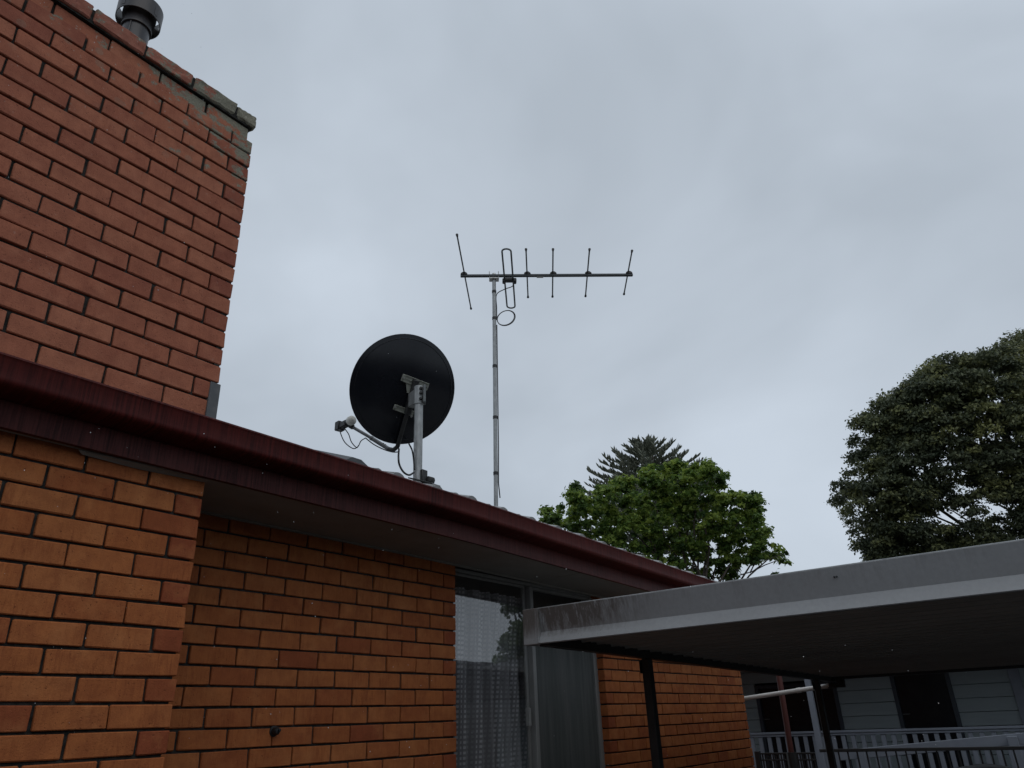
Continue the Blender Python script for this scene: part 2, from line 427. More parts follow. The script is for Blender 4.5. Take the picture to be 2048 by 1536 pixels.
M_olive = leaf_material('dark_olive_leaf', (0.062, 0.078, 0.048), (0.125, 0.142, 0.076), (0.27, 0.275, 0.105), 0.32)
M_pine = leaf_material('grey_green_needle', (0.10, 0.115, 0.090), (0.165, 0.18, 0.135), (0.23, 0.235, 0.17), 0.2)

def glass_material():
    m = bpy.data.materials.new('window_glass'); m.use_nodes = True; nt = m.node_tree; nt.nodes.remove(nt.nodes['Principled BSDF'])
    lw_ = nt.nodes.new('ShaderNodeLayerWeight'); lw_.inputs[0].default_value = 0.5
    pw = nt.nodes.new('ShaderNodeMath'); pw.operation = 'POWER'; pw.inputs[1].default_value = 4.0
    nt.links.new(lw_.outputs['Facing'], pw.inputs[0])
    fr = nt.nodes.new('ShaderNodeMapRange'); fr.inputs['To Min'].default_value = 0.085; fr.inputs['To Max'].default_value = 1.0
    nt.links.new(pw.outputs[0], fr.inputs['Value'])
    tr = nt.nodes.new('ShaderNodeBsdfTransparent'); tr.inputs[0].default_value = (0.93, 0.93, 0.93, 1)
    gl = nt.nodes.new('ShaderNodeBsdfGlossy'); gl.inputs['Roughness'].default_value = 0.012
    mx = nt.nodes.new('ShaderNodeMixShader')
    nt.links.new(fr.outputs[0], mx.inputs[0]); nt.links.new(tr.outputs[0], mx.inputs[1]); nt.links.new(gl.outputs[0], mx.inputs[2])
    nt.links.new(mx.outputs[0], nt.nodes['Material Output'].inputs[0]); return m
M_glass = glass_material()

def lace_material():
    m = bpy.data.materials.new('lace_curtain'); m.use_nodes = True; q = NT(m)
    uv = q.tc.outputs['UV']
    o = q.xyz(uv)
    def sq(a, period, duty):
        return q.math('LESS_THAN', q.math('FRACT', q.math('DIVIDE', a, period)), duty)
    cells = q.math('MULTIPLY', sq(o['X'], 0.034, 0.55), sq(o['Y'], 0.030, 0.52))
    rows = q.math('LESS_THAN', q.math('FRACT', q.math('DIVIDE', o['X'], 0.30)), 0.5)
    dense = q.math('MULTIPLY', cells, q.rng(rows, 0, 1, 0.35, 1.0))
    thr = q.noise((900, 900, 900), detail=1, src=uv)
    c = q.mix(dense, (0.42, 0.42, 0.44), (0.62, 0.62, 0.64))
    q.l(c, q.b.inputs['Base Color']); q.b.inputs['Roughness'].default_value = 0.9
    tp = q.n('BsdfTransparent'); mx = q.n('MixShader')
    q.l(q.math('ADD', q.rng(thr, 0.3, 0.7, 0.48, 0.6), q.math('MULTIPLY', dense, 0.24)), mx.inputs[0])
    q.l(tp.outputs[0], mx.inputs[1]); q.l(q.b.outputs[0], mx.inputs[2]); q.l(mx.outputs[0], q.t.nodes['Material Output'].inputs[0])
    return m
M_lace = lace_material()

def mesh_screen_material():
    m = mat('fly_mesh', (0.115, 0.118, 0.115), 0.7, noise=((30, 30, 1.5), (0.05, 0.058, 0.056), 0.3, 0.75)); q = NT(m)
    tp = q.n('BsdfTransparent'); mx = q.n('MixShader'); mx.inputs[0].default_value = 0.8
    q.l(tp.outputs[0], mx.inputs[1]); q.l(q.b.outputs[0], mx.inputs[2]); q.l(mx.outputs[0], q.t.nodes['Material Output'].inputs[0])
    return m
M_fly = mesh_screen_material()
M_drop = mat('water_drop', (0.85, 0.87, 0.9), 0.2, noise=((9, 9, 9), (0.7, 0.72, 0.75), 0.4, 0.8))

# ------------------------------------------------------------------ ground
g = MB(); n = 40
for_pts = [(-60 + 6 * i, -60 + 6 * j, 0) for j in range(41) for i in range(41)]
g.v = [(x, y, 0.0) for x, y, z in for_pts]
g.f = [(j * 41 + i, j * 41 + i + 1, (j + 1) * 41 + i + 1, (j + 1) * 41 + i) for j in range(40) for i in range(40)]
for k in (0, 40):                                             # outer ring carried out to the horizon
    pass
g.v = [(x * (1 if abs(x - 60) < 115 else 8), y * (1 if abs(y - 60) < 115 else 8), z) for x, y, z in g.v]
g.mi = [0] * len(g.f); g.tint = [(0, 0, 0)] * len(g.v)
g.build('ground', M_wet, kind='structure')

# ------------------------------------------------------------------ brick house
CH, MOD, JT = 0.086, 0.24, 0.010           # course, brick length + joint, joint
zk = lambda k: 1.717 + CH * (30 - k)       # bed joint number k (30 = eye level)
WY = 0.4377                                # face of the recessed wall
house = empty('brick_house', (2.5, 0.44, 0), label='orange brick house with maroon gutter, tall brick chimney and curtained window', cat='house')

def brick(mb, lo, hi, mi=0, proud=0.0):
    t = (min(max(random.gauss(0.5, 0.17), 0), 1), random.random(), random.random())
    mb.box(np.array(lo), np.array(hi), mi, 0.0026, t, None, 0.0016)
def dark_header(mb, lo, hi, mi=0):
    t = (min(max(random.gauss(0.12, 0.12), 0), 0.6), random.random(), random.random())
    mb.box(np.array(lo), np.array(hi), mi, 0.0026, t, None, 0.0016)

def wall_run(mb, x0, x1, y, k0, k1, end='right', first=True, mi=0, header_even=False):
    """front-facing running bond from x1 (the corner) towards x0, courses k0..k1 (k counts downward)"""
    for k in range(k0, k1):
        z1, z0 = zk(k) - JT / 2, zk(k + 1) + JT / 2
        x = x1; header = (k % 2 == 1)
        i = 0
        while x > x0 + 0.02:
            L = 0.11 if (i == 0 and header) else 0.23
            if i == 0: L += 0.0
            a = max(x - L, x0); jx = random.gauss(0, 0.0012); jy = random.gauss(0, 0.001)
            fn = dark_header if (i == 0 and header) else brick
            fn(mb, (a + jx, y + jy, z0), (x + jx, y + 0.11 + jy, z1), mi)
            x -= L + JT; i += 1
    return mb

# recessed wall, left of the window (its right end is the window reveal)
w1 = MB(); XW = 2.0891
wall_run(w1, -0.02, XW, WY, 20, 50)
w1.box((-0.02, WY + 0.012, 0), (XW - 0.012, WY + 0.10, zk(20)), 1)
w1.build('wall', [M_brick, M_mortar], house, tint=True)
# wall right of the window with its reveal
w2 = MB(); XR, XE = 3.896, 6.835
for k in range(20, 50):
    z1, z0 = zk(k) - JT / 2, zk(k + 1) + JT / 2
    x = XR; i = 0; header = (k % 2 == 1)
    while x < XE - 0.02:
        L = 0.11 if (i == 0 and header) else 0.23
        b = min(x + L, XE)
        (dark_header if (i == 0 and header) else brick)(w2, (x, WY + random.gauss(0, .001), z0), (b, WY + 0.11, z1))
        x += L + JT; i += 1
w2.box((XR + 0.012, WY + 0.012, 0), (XE - 0.012, WY + 0.10, zk(20)), 1)
w2.build('wall', [M_brick, M_mortar], house, tint=True)
# right-hand end of the house, seen only from the side
w3 = MB()
for k in range(20, 50):
    z1, z0 = zk(k) - JT / 2, zk(k + 1) + JT / 2
    y = WY + (0.24 if k % 2 == 1 else 0.12)
    while y < 6.9:
        brick(w3, (XE - 0.11, y, z0), (XE, y + 0.23, z1)); y += MOD
w3.box((XE - 0.10, WY + 0.11, 0), (XE - 0.012, 6.95, zk(20)), 1)
w3.build('wall', [M_brick, M_mortar], house, tint=True)
# back and left sides close the body so no light leaks through the rooms
bw = MB(); bw.box((-5.0, 6.95, 0), (XE, 7.06, 2.75), 0); bw.box((-5.0, WY, 0), (-4.9, 6.95, 2.75), 0); bw.box((-4.9, WY, 0), (-1.69, WY + 0.1, 2.75), 0)
bw.build('wall', [M_mortar], house)
rm = MB(); rm.box((1.9, 2.6, 0), (4.2, 2.66, 2.55), 0); rm.box((1.84, 0.56, 0), (1.9, 2.66, 2.55), 0); rm.box((4.2, 0.56, 0), (4.26, 2.66, 2.55), 0)
rm.box((1.84, 0.56, 0.0), (4.26, 2.66, 0.05), 0); rm.box((1.84, 0.56, 2.56), (4.26, 2.66, 2.6), 0)
rm.build('room_lining', M_room, house)

# ---- chimney breast and stack (one plane from the ground to the cap)
chim = MB(); XL = -1.675; CD = 0.72
for k in range(-3, 50):
    z1, z0 = zk(k) - JT / 2, zk(k + 1) + JT / 2
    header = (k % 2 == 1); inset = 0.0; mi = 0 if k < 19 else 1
    if k == -2: inset = 0.022
    if k == -3:
        continue
    xr = -inset; yf = inset; x = xr; i = 0
    while x > XL + 0.02:
        L = 0.11 if (i == 0 and header) else 0.23
        a = max(x - L, XL)
        jy = random.gauss(0, 0.0013); jx = random.gauss(0, 0.0013)
        dep = 0.23 if (i == 0 and header) else 0.11
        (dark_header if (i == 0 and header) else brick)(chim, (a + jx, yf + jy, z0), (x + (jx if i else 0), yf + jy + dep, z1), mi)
        x -= L + JT; i += 1
    if k < 16:                                                # return face above the roof
        y = yf + (0.24 if header else 0.12)
        while y < CD - 0.02:
            b = min(y + 0.23, CD); brick(chim, (xr - 0.11, y, z0), (xr, b, z1), mi); y += MOD
        y = yf + (0.12 if header else 0.24)
chim.box((XL + 0.012, 0.034, 0.0), (-0.034, CD - 0.02, zk(-2) - 0.004), 2)
chim.box((XL + 0.012, 0.013, 0.0), (-0.013, 0.033, zk(-1) - 0.01), 2)
chim.box((-0.033, 0.006, zk(16)), (-0.006, CD - 0.02, zk(-1) - 0.01), 2)
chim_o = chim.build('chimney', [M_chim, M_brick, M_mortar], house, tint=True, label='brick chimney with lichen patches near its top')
cap = MB()
x = 0.003; i = 0
for L in (0.11, 0.23, 0.23, 0.23, 0.23, 0.23, 0.23, 0.23):
    dz = random.uniform(-0.004, 0.004)
    t = (random.uniform(0.2, 0.9), random.random(), random.random())
    cap.box(np.array((x - L, -0.004 + random.uniform(-.003, .003), zk(-2) + JT / 2)), np.array((x, 0.23, zk(-3) + dz)), 0, 0.006, t, None, 0.004)
    x -= L + 0.011
for y in (0.24, 0.48):
    cap.box(np.array((-0.107, y, zk(-2) + JT / 2)), np.array((0.003, y + 0.23, zk(-3))), 0, 0.006, (0.5, random.random(), 0.3), None, 0.004)
cap.box((XL, 0.009, zk(-2) - 0.002), (-0.012, 0.70, zk(-3) - 0.008), 1)
_cb = cap
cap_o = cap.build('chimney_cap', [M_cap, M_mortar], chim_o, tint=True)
from mathutils import noise as mnoise
_bm = bmesh.new(); _bm.from_mesh(cap_o.data)
_fs = [f for f in _bm.faces if f.material_index == 0]
_ed = list({e for f in _fs for e in f.edges if e.calc_length() > 0.02})
bmesh.ops.subdivide_edges(_bm, edges=_ed, cuts=7, use_grid_fill=True)
for v_ in _bm.verts:
    if v_.link_faces and v_.link_faces[0].material_index == 0:
        p_ = v_.co; k_ = 0.35 + 0.65 * min(1, max(0, (p_.x + 1.0)))
        n_ = Vector((mnoise.noise(p_ * 31), mnoise.noise(p_ * 31 + Vector((7, 1, 3))), mnoise.noise(p_ * 31 + Vector((2, 9, 5)))))
        n2_ = mnoise.noise(p_ * 85 + Vector((4, 4, 4)))
        v_.co = p_ + n_ * 0.007 * k_ + Vector((0, -0.3, 1)) * n2_ * 0.0045 * k_
_bm.to_mesh(cap_o.data); _bm.free()
fl = MB(); fl.box((-0.042, -0.007, 2.72), (0.007, 0.40, 3.003), 0, 0.002)
fl.build('flashing', M_lead, chim_o)
# black steel flue with an open cowl
FC = onY(268, 78, 0.30); fx, fy = float(FC[0]), 0.30
zt = zk(-3)
fp = MB(); fp.lathe([(0.064, zt - 0.4), (0.064, zt + 0.42)], (fx, fy, 0)); fp.tube([(fx - 0.048, fy - 0.044, zt - 0.05), (fx - 0.048, fy - 0.044, zt + 0.38)], 0.0035, 6)
fp.build('flue_pipe', M_flue, chim_o, smooth=True)
fc = MB(); z = zt + 0.345
fc.lathe([(0.066, z), (0.073, z + .002), (0.073, z + .010), (0.069, z + .012), (0.069, z + .045), (0.080, z + 0.095), (0.080, z + 0.15), (0.05, z + 0.152), (0.0, z + 0.153)], (fx, fy, 0))
fc.lathe([(0.103, z + 0.058), (0.106, z + 0.060), (0.107, z + 0.155), (0.104, z + 0.158), (0.103, z + 0.058)], (fx, fy, 0), n=40)
for a in (20, 110, 200, 290):
    ca, sa = math.cos(math.radians(a)), math.sin(math.radians(a))
    fc.obox((fx + ca * 0.092, fy + sa * 0.092, z + 0.10), (ca, sa, 0), (-sa, ca, 0), (0, 0, 1), (0.030, 0.020, 0.05))
fc.build('flue_cowl', M_flue2, chim_o, smooth=True)

# ---- eaves: gutter, fascia, soffit, tiles
eave = lambda X: -max(0.0, X - 1.6) * 0.0185
GX0, GX1 = -5.2, 7.15
gt = MB()
outer = [(-0.062, 2.652), (-0.080, 2.653), (-0.105, 2.656), (-0.130, 2.659), (-0.152, 2.662), (-0.163, 2.665), (-0.169, 2.670), (-0.172, 2.677), (-0.173, 2.686), (-0.1735, 2.748)]
bead = [(-0.1735 + 0.005 + 0.0105 * math.cos(a), 2.757 + 0.0105 * math.sin(a)) for a in [math.radians(180 - 40 * i) for i in range(7)]]
inner = [(-0.1715, 2.748), (-0.171, 2.687), (-0.170, 2.679), (-0.167, 2.673), (-0.162, 2.668), (-0.152, 2.665), (-0.13, 2.662), (-0.105, 2.659), (-0.08, 2.656), (-0.064, 2.655)]
gt.prism(outer + bead + inner + [(-0.064, 2.74), (-0.062, 2.74)], GX0, GX1, 'X', seg=48, zoff=eave)
gt.build('gutter', M_gutter, house, smooth=True)
fa = MB()
fa.prism([(-0.06, 2.560), (-0.0385, 2.560), (-0.0385, 2.735), (-0.06, 2.735)], GX0, GX1, 'X', seg=48, zoff=eave)
fa.build('fascia', M_fascia, house)
so = MB()
so.prism([(-0.038, 2.566), (WY + 0.02, 2.563), (WY + 0.02, 2.572), (-0.038, 2.575)], 0.004, GX1, 'X', seg=40, zoff=lambda X: eave(X) * 0.6)
so.prism([(-0.038, 2.566), (-0.004, 2.566), (-0.004, 2.575), (-0.038, 2.575)], GX0, 0.002, 'X', seg=8)
so.build('soffit', M_soffit, house)
sj = MB()
for X in (1.2, 2.93, 4.73):
    sj.box((X - 0.012, -0.036, 2.5635 + eave(X) * .6), (X + 0.012, WY - 0.002, 2.5695 + eave(X) * .6))
sj.prism([(WY - 0.022, 2.556), (WY - 0.003, 2.556), (WY - 0.003, 2.5635), (WY - 0.022, 2.5635)], 0.004, GX1, 'X', seg=30, zoff=lambda X: eave(X) * .6)
sj.build('soffit_batten', M_soffit, house)
ls = MB()                                                     # loose strips of lining hanging below the fascia by the chimney
ls.add([(-0.52, -0.026, 2.556), (-0.30, -0.034, 2.557), (0.0, -0.036, 2.559), (0.0, -0.004, 2.556), (-0.28, -0.003, 2.546), (-0.50, -0.012, 2.548),
        (-0.52, -0.026, 2.560), (-0.30, -0.034, 2.561), (0.0, -0.036, 2.563), (0.0, -0.004, 2.560), (-0.28, -0.003, 2.550), (-0.50, -0.012, 2.552)],
       [(0, 5, 4, 1), (1, 4, 3, 2), (6, 7, 10, 11), (7, 8, 9, 10), (0, 1, 7, 6), (1, 2, 8, 7), (3, 4, 10, 9), (4, 5, 11, 10), (5, 0, 6, 11), (2, 3, 9, 8)])
ls.build('loose_lining_strip', M_soffit, house)
# roof: interlocking tiles with rolled edges, several courses modelled
PITCH_T = math.tan(math.radians(20.5)); TW = 0.30; GAUGE = 0.345
def tile_profile(u):                                          # u in 0..1 across a tile
    h = 0.0
    if u > 0.72: h = 0.019 * math.sin((u - 0.72) / 0.28 * math.pi) ** 0.7
    elif 0.30 < u < 0.46: h = 0.008 * math.sin((u - 0.30) / 0.16 * math.pi)
    return h
def roof_mesh(x0, x1, yb, courses, z_at):
    mb = MB(); us = [0, .15, .3, .34, .38, .42, .46, .6, .72, .75, .79, .84, .89, .94, .97, .999]
    nt_ = int(round((x1 - x0) / TW))
    for c in range(courses):
        y0 = yb + c * GAUGE; y1 = y0 + GAUGE + 0.03
        for t in range(nt_):
            X0 = x0 + t * TW; wob = random.uniform(-0.003, 0.003)
            top = []; low = []; bot = []
            for u in us:
                X = X0 + u * TW; h = tile_profile(u) + wob
                z0 = z_at(X, y0) + 0.034 + h; z1 = z_at(X, y1) + 0.004 + h
                top.append((X, y1, z1)); low.append((X, y0, z0)); bot.append((X, y0 + 0.004, z_at(X, y0) + 0.008 + h * 0.9))
            n_ = len(us)
            fs = [(i, i + 1, n_ + i + 1, n_ + i) for i in range(n_ - 1)] + [(n_ + i, n_ + i + 1, 2 * n_ + i + 1, 2 * n_ + i) for i in range(n_ - 1)]
            mb.add(top + low + bot, fs)
    return mb
z_roof = lambda X, Y: 2.7575 + eave(X) + (Y + 0.11) * PITCH_T
rf = roof_mesh(0.75, 7.05, -0.11, 10, z_roof)
rf.add([(-5.2, -0.05, 2.745), (0.75, -0.05, 2.745), (0.75, 3.35, z_roof(0.7, 3.3) - 0.02), (-5.2, 3.35, z_roof(0.7, 3.3) - 0.02), (7.1, -0.05, 2.73 + eave(7.1)), (7.1, 3.35, z_roof(7.1, 3.3) - 0.02),
        (-5.2, 7.3, 2.72), (7.1, 7.3, 2.62)], [(0, 1, 2, 3), (1, 4, 5, 2), (3, 2, 5, 7, 6)])
rf.build('roof', M_tile, house, fix=False)
re_ = MB(); re_.prism([(0.60, 2.74), (0.66, 2.80), (0.70, 2.822), (0.755, 2.822), (0.80, 2.80), (0.98, 2.772), (0.98, 2.745)], -0.10, 0.28, 'Y', zoff=lambda Y: (Y + 0.10) * PITCH_T)
re_.build('end_tile', M_darktile, house)
# small capped pipe stub in the recessed wall
pv = onY(547.5, 1462.5, WY)
vs_ = MB(); vs_.lathe([(0.0, -0.035), (0.012, -0.033), (0.017, -0.026), (0.017, -0.004), (0.024, -0.003), (0.024, 0.02)], (pv[0], WY, pv[2]), (0, 1, 0), 18)
vs_.lathe([(0.0, -0.042), (0.007, -0.041), (0.007, -0.03)], (pv[0] + 0.004, WY, pv[2] + 0.004), (0, 1, 0), 10)
vs_.build('wall_stub', M_black, house, smooth=True)

# ---- window: frame, mullion, glass, mesh screen
GY = 0.53
win = MB(); zb = 0.25; zh = 2.538
win.box((XW - 0.002, GY - 0.02, zh), (XR + 0.01, GY + 0.06, 2.562), 0, 0.003)
win.box((XW - 0.03, GY - 0.012, zb), (XW + 0.012, GY + 0.05, zh - 0.002), 0, 0.002)
win.box((XR - 0.045, GY - 0.03, zb), (XR + 0.012, GY + 0.05, zh - 0.002), 0, 0.003)
win.box((XW - 0.002, GY - 0.02, 0.18), (XR + 0.01, GY + 0.06, zb - 0.002), 0, 0.003)
win_o = win.build('window', M_frame, house)
mu = MB(); mu.box((3.006, GY - 0.030, zb + 0.002), (3.046, GY + 0.05, zh - 0.003), 0, 0.004); mu.box((2.966, GY + 0.014, zb + 0.002), (3.003, GY + 0.03, zh - 0.003), 0, 0.003)
mu.build('mullion', M_frame, win_o)
hd = MB(); hd.box((3.048, GY - 0.022, zh - 0.024), (XR - 0.048, GY + 0.018, zh - 0.003), 0, 0.003); hd.box((XW + 0.015, GY - 0.012, zh - 0.02), (2.962, GY + 0.004, zh - 0.003), 0, 0.003)
hd.build('frame_head', M_frame, win_o)
pn = MB(); pn.box((XW + 0.013, GY + 0.006, zb), (2.966, GY + 0.012, zh)); pn.build('pane', M_glass, win_o)
fs_ = MB(); fs_.box((3.048, GY - 0.014, zb + 0.01), (XR - 0.048, GY - 0.009, 2.13)); fs_.build('flyscreen', M_fly, win_o)
p2 = MB(); p2.box((3.046, GY + 0.02, zb), (XR - 0.047, GY + 0.026, zh)); p2.build('pane', M_glass, win_o)
lt = MB(); lt.box((2.93, GY - 0.03, 1.585), (2.955, GY + 0.004, 1.70), 0, 0.003); lt.build('latch', M_frame, win_o)

# curtain hanging behind the glass
me = bpy.data.meshes.new('lace_curtain'); nx, nz = 220, 26
vs = []; uv = []
xs = np.linspace(2.11, 3.10, nx)
def fold(x): return 0.034 * math.sin(x * 52 + 1.8 * math.sin(x * 9)) + 0.014 * math.sin(x * 117 + 2)
arc = 0.0
for j in range(nz):
    z = 0.3 + (2.47 - 0.3) * j / (nz - 1); arc = 0; px = None
    for x in xs:
        y = 0.64 + fold(x) * (1.0 - 0.35 * j / nz)
        if px is not None: arc += math.hypot(x - px[0], y - px[1])
        px = (x, y); vs.append((x, y, z)); uv.append((arc, z))
fsx = [(j * nx + i, j * nx + i + 1, (j + 1) * nx + i + 1, (j + 1) * nx + i) for j in range(nz - 1) for i in range(nx - 1)]
me.from_pydata(vs, [], fsx); ul = me.uv_layers.new(name='uv')
for l in me.loops: ul.data[l.index].uv = uv[l.vertex_index]
link('lace_curtain', me, M_lace, None, 'all', label='patterned white lace curtain hanging in folds behind the left window pane', cat='curtain')

# ------------------------------------------------------------------ satellite dish
DB = np.array([1.627, 0.35, 2.93])
dish = empty('satellite_dish', DB, label='black satellite dish seen from behind on a galvanised pole above the gutter', cat='satellite dish')
top_px = on_depth(838, 778, 4.60)
dt = np.array([1.640, 0.35, 0.0]); dt[2] = onY(838, 778, 0.35)[2]
dt[0] = onY(838, 778, 0.35)[0]
po = MB(); po.tube([(DB[0], DB[1], DB[2] - 0.05), (dt[0], dt[1], dt[2])], 0.0285, 20)
po.build('pole', M_galv, dish, smooth=True)
PC = np.array([dt[0], dt[1], dt[2]])                          # pole head
dc = on_depth(807, 778, 5.06)                                 # centre of the rim
vd = (dc - EYE) / np.linalg.norm(dc - EYE)
lat = np.cross(vd, (0, 0, 1)); lat /= np.linalg.norm(lat)     # to the right as seen from the lawn
a = math.radians(14); nd = vd * math.cos(a) - lat * math.sin(a)     # bore direction: away, a little left
up_ = np.cross(lat, vd); up_ /= np.linalg.norm(up_)
nd = nd + up_ * 0.02; nd /= np.linalg.norm(nd)
e1 = np.cross(nd, up_); e1 /= np.linalg.norm(e1); e2 = np.cross(e1, nd)
rot = math.radians(-19)                                       # skewed clockwise seen from behind
ex = e1 * math.cos(rot) + e2 * math.sin(rot); ey = -e1 * math.sin(rot) + e2 * math.cos(rot)
RD = 0.364
def D(u, v, w=0.0): return tuple(dc + ex * u + ey * v + nd * w)      # w>0: the front, away from the house
ds = MB(); nr, na = 14, 72
vsd, fsd = [], []
for side in (0, 1):
    for i in range(nr + 1):
        r = i / nr
        for k in range(na):
            t = 2 * math.pi * k / na
            w = -0.062 * (1 - r * r) - 0.004 * side
            rr = RD * r
            vsd.append(D(rr * math.cos(t) * 0.985, rr * math.sin(t) * 1.025, w if side else w + 0.004))
for side in (0, 1):
    o = side * (nr + 1) * na
    for i in range(nr):
        for k in range(na):
            a_, b_ = o + i * na + k, o + i * na + (k + 1) % na
            fsd.append((a_, b_, b_ + na, a_ + na) if side == 0 else (a_, a_ + na, b_ + na, b_))
ds.add(vsd, fsd)
rim = [D(RD * 0.985 * math.cos(2 * math.pi * k / 72), RD * 1.025 * math.sin(2 * math.pi * k / 72), 0.004) for k in range(73)]
ds.tube(rim, 0.0065, 8, caps=False)
rim2 = [D(RD * 0.93 * 0.985 * math.cos(2 * math.pi * k / 72), RD * 0.93 * 1.025 * math.sin(2 * math.pi * k / 72), -0.062 * (1 - 0.93 ** 2) - 0.004) for k in range(73)]
ds.tube(rim2, 0.003, 6, caps=False)
ds.build('reflector', M_dish, dish, smooth='all', fix=False)

def uvof(px, py, w):                                          # dish coordinates of a bearing, on the plane at offset w
    d = rayd(px, py); p0 = dc + nd * w
    t = ((p0 - EYE) @ nd) / (d @ nd); p = EYE + d * t - dc
    return p @ ex, p @ ey
# upper T bracket, lower bracket, tilt housing between the dish and the pole head
b1a, b1b = uvof(803, 755, -0.075), uvof(856, 774, -0.075)
br = MB()
vmid = (b1a[1] + b1b[1]) / 2
br.box((b1a[0], vmid - 0.024, -0.086), (b1b[0], vmid + 0.024, -0.080), 0, 0.002, None, Matrix([[ex[i], ey[i], nd[i], dc[i]] for i in range(3)] + [[0, 0, 0, 1]]))
DM = Matrix([[ex[i], ey[i], nd[i], dc[i]] for i in range(3)] + [[0, 0, 0, 1]])
for s_ in (-1, 1):
    br.box((b1a[0] + 0.02, vmid + s_ * 0.022 - 0.003, -0.092), (b1b[0] - 0.004, vmid + s_ * 0.022 + 0.003, -0.079), 0, 0.001, None, DM)
br.box((b1a[0] + 0.03, vmid - 0.003, -0.091), (b1b[0] - 0.02, vmid + 0.003, -0.085), 0, 0.001, None, DM)
mx_ = (b1a[0] + b1b[0]) / 2
br.add([DM @ Vector(p) for p in [(mx_ - 0.06, vmid - 0.022, -0.084), (mx_ + 0.065, vmid - 0.022, -0.084), (mx_ + 0.03, vmid - 0.085, -0.092), (mx_ - 0.03, vmid - 0.085, -0.092),
        (mx_ - 0.06, vmid - 0.022, -0.078), (mx_ + 0.065, vmid - 0.022, -0.078), (mx_ + 0.03, vmid - 0.085, -0.086), (mx_ - 0.03, vmid - 0.085, -0.086)]],
       [(0, 1, 2, 3), (7, 6, 5, 4), (0, 4, 5, 1), (1, 5, 6, 2), (2, 6, 7, 3), (3, 7, 4, 0)])
bo = br.build('upper_bracket', M_bracket, dish)
def bolt(parent, u, v, w, r=0.008):
    m_ = MB(); m_.lathe([(0.0, -0.012), (r * 0.8, -0.012), (r, -0.008), (r, 0.0)], D(u, v, w), tuple(nd), 8)
    m_.build('bolt', M_bolt, parent)
bolt(bo, b1a[0] + 0.012, vmid, -0.086); bolt(bo, b1b[0] - 0.01, vmid, -0.086); bolt(bo, mx_, vmid - 0.012, -0.118, 0.007)
b2a, b2b = uvof(787, 813, -0.07), uvof(826, 828, -0.07)
lb = MB(); v2 = (b2a[1] + b2b[1]) / 2
lb.box((b2a[0], v2 - 0.018, -0.082), (b2b[0], v2 + 0.018, -0.076), 0, 0.002, None, DM)
for s_ in (-1, 1): lb.box((b2a[0] + 0.012, v2 + s_ * 0.016 - 0.003, -0.09), (b2b[0], v2 + s_ * 0.016 + 0.003, -0.075), 0, 0.001, None, DM)
lbo = lb.build('lower_bracket', M_bracket, dish)
bolt(lbo, b2a[0] + 0.008, v2, -0.084); bolt(lbo, b2b[0] - 0.012, v2 - 0.02, -0.09, 0.009)
# black tilt arm: channel running down the back of the dish
p_top = Vector(D(*uvof(831, 764, -0.10), -0.10)); p_mid = Vector(D(*uvof(822, 806, -0.10), -0.10)); p_low = Vector(D(*uvof(815, 824, -0.09), -0.09))
th = MB()
ax_ = (p_low - p_top).normalized(); sd_ = Vector(tuple(nd)); wd_ = ax_.cross(sd_).normalized(); sd_ = wd_.cross(ax_)
c_ = (p_top + p_low) / 2
th.obox(c_, tuple(wd_), tuple(ax_), tuple(sd_), (0.040, (p_low - p_top).length + 0.03, 0.07), 0, 0.005)
th.build('tilt_arm', M_black, dish)
cl = MB()                                                     # clamp round the pole head
hx = Vector((PC[0], PC[1], PC[2]))
cl.lathe([(0.030, -0.115), (0.0345, -0.113), (0.0345, 0.012), (0.03, 0.016), (0.0, 0.016)], hx, (0, 0, 1), 20)
towards = (c_ - hx); towards.z = 0; tl = towards.length; towards.normalize()
sidev = Vector((-towards.y, towards.x, 0))
cl.obox(hx + towards * tl * 0.5 + Vector((0, 0, -0.045)), tuple(towards), tuple(sidev), (0, 0, 1), (max(tl, 0.05), 0.05, 0.10), 0, 0.004)
clo = cl.build('pole_clamp', M_galv, dish, smooth=True)
cd = (Vector(tuple(EYE)) - hx); cd.z = 0; cd.normalize(); cs = Vector((-cd.y, cd.x, 0))
pl_ = MB()
pl_.obox(hx + cd * 0.02 - cs * (-0.036) + Vector((0, 0, -0.05)), tuple(cs), tuple(cd), (0, 0, 1), (0.018, 0.06, 0.125), 0, 0.003)
pl_.build('clamp_plate', M_alu, clo)
for dz in (-0.012, -0.045, -0.085):
    m_ = MB(); m_.lathe([(0.0, 0.018), (0.008, 0.018), (0.01, 0.014), (0.01, 0.0)], hx + cd * 0.034 + cs * 0.012 + Vector((0, 0, dz)), tuple(cd), 8)
    m_.build('bolt', M_black, clo)
# feed arm: from the tilt arm under the rim, bending forward to the feed
q0 = p_low; q1 = Vector(D(*uvof(795, 893, -0.03), -0.03)); q2 = Vector(D(*uvof(787, 900, 0.02), 0.02)); q3 = Vector(D(*uvof(776, 898, 0.06), 0.06))
q4 = Vector(D(*uvof(738, 873, 0.17), 0.17)); q5 = Vector(D(*uvof(700, 851, 0.275), 0.275))
fa1 = MB(); fa1.tube([q0, q0.lerp(q1, 0.5), q1, q1.lerp(q2, 0.6) , q2, q3], 0.0155, 12); fa1.build('arm_bend', M_black, dish, smooth=True)
fa2 = MB(); fa2.tube([q3.lerp(q2, 0.2), q4.lerp(q3, 0.15)], 0.0145, 12); fa2.tube([q4.lerp(q3, 0.18), q4.lerp(q3, .1)], 0.0165, 12); fa2.tube([q4.lerp(q3, 0.1), q5], 0.0115, 12)
arm_o = fa2.build('feed_arm', M_arm, dish, smooth=True)
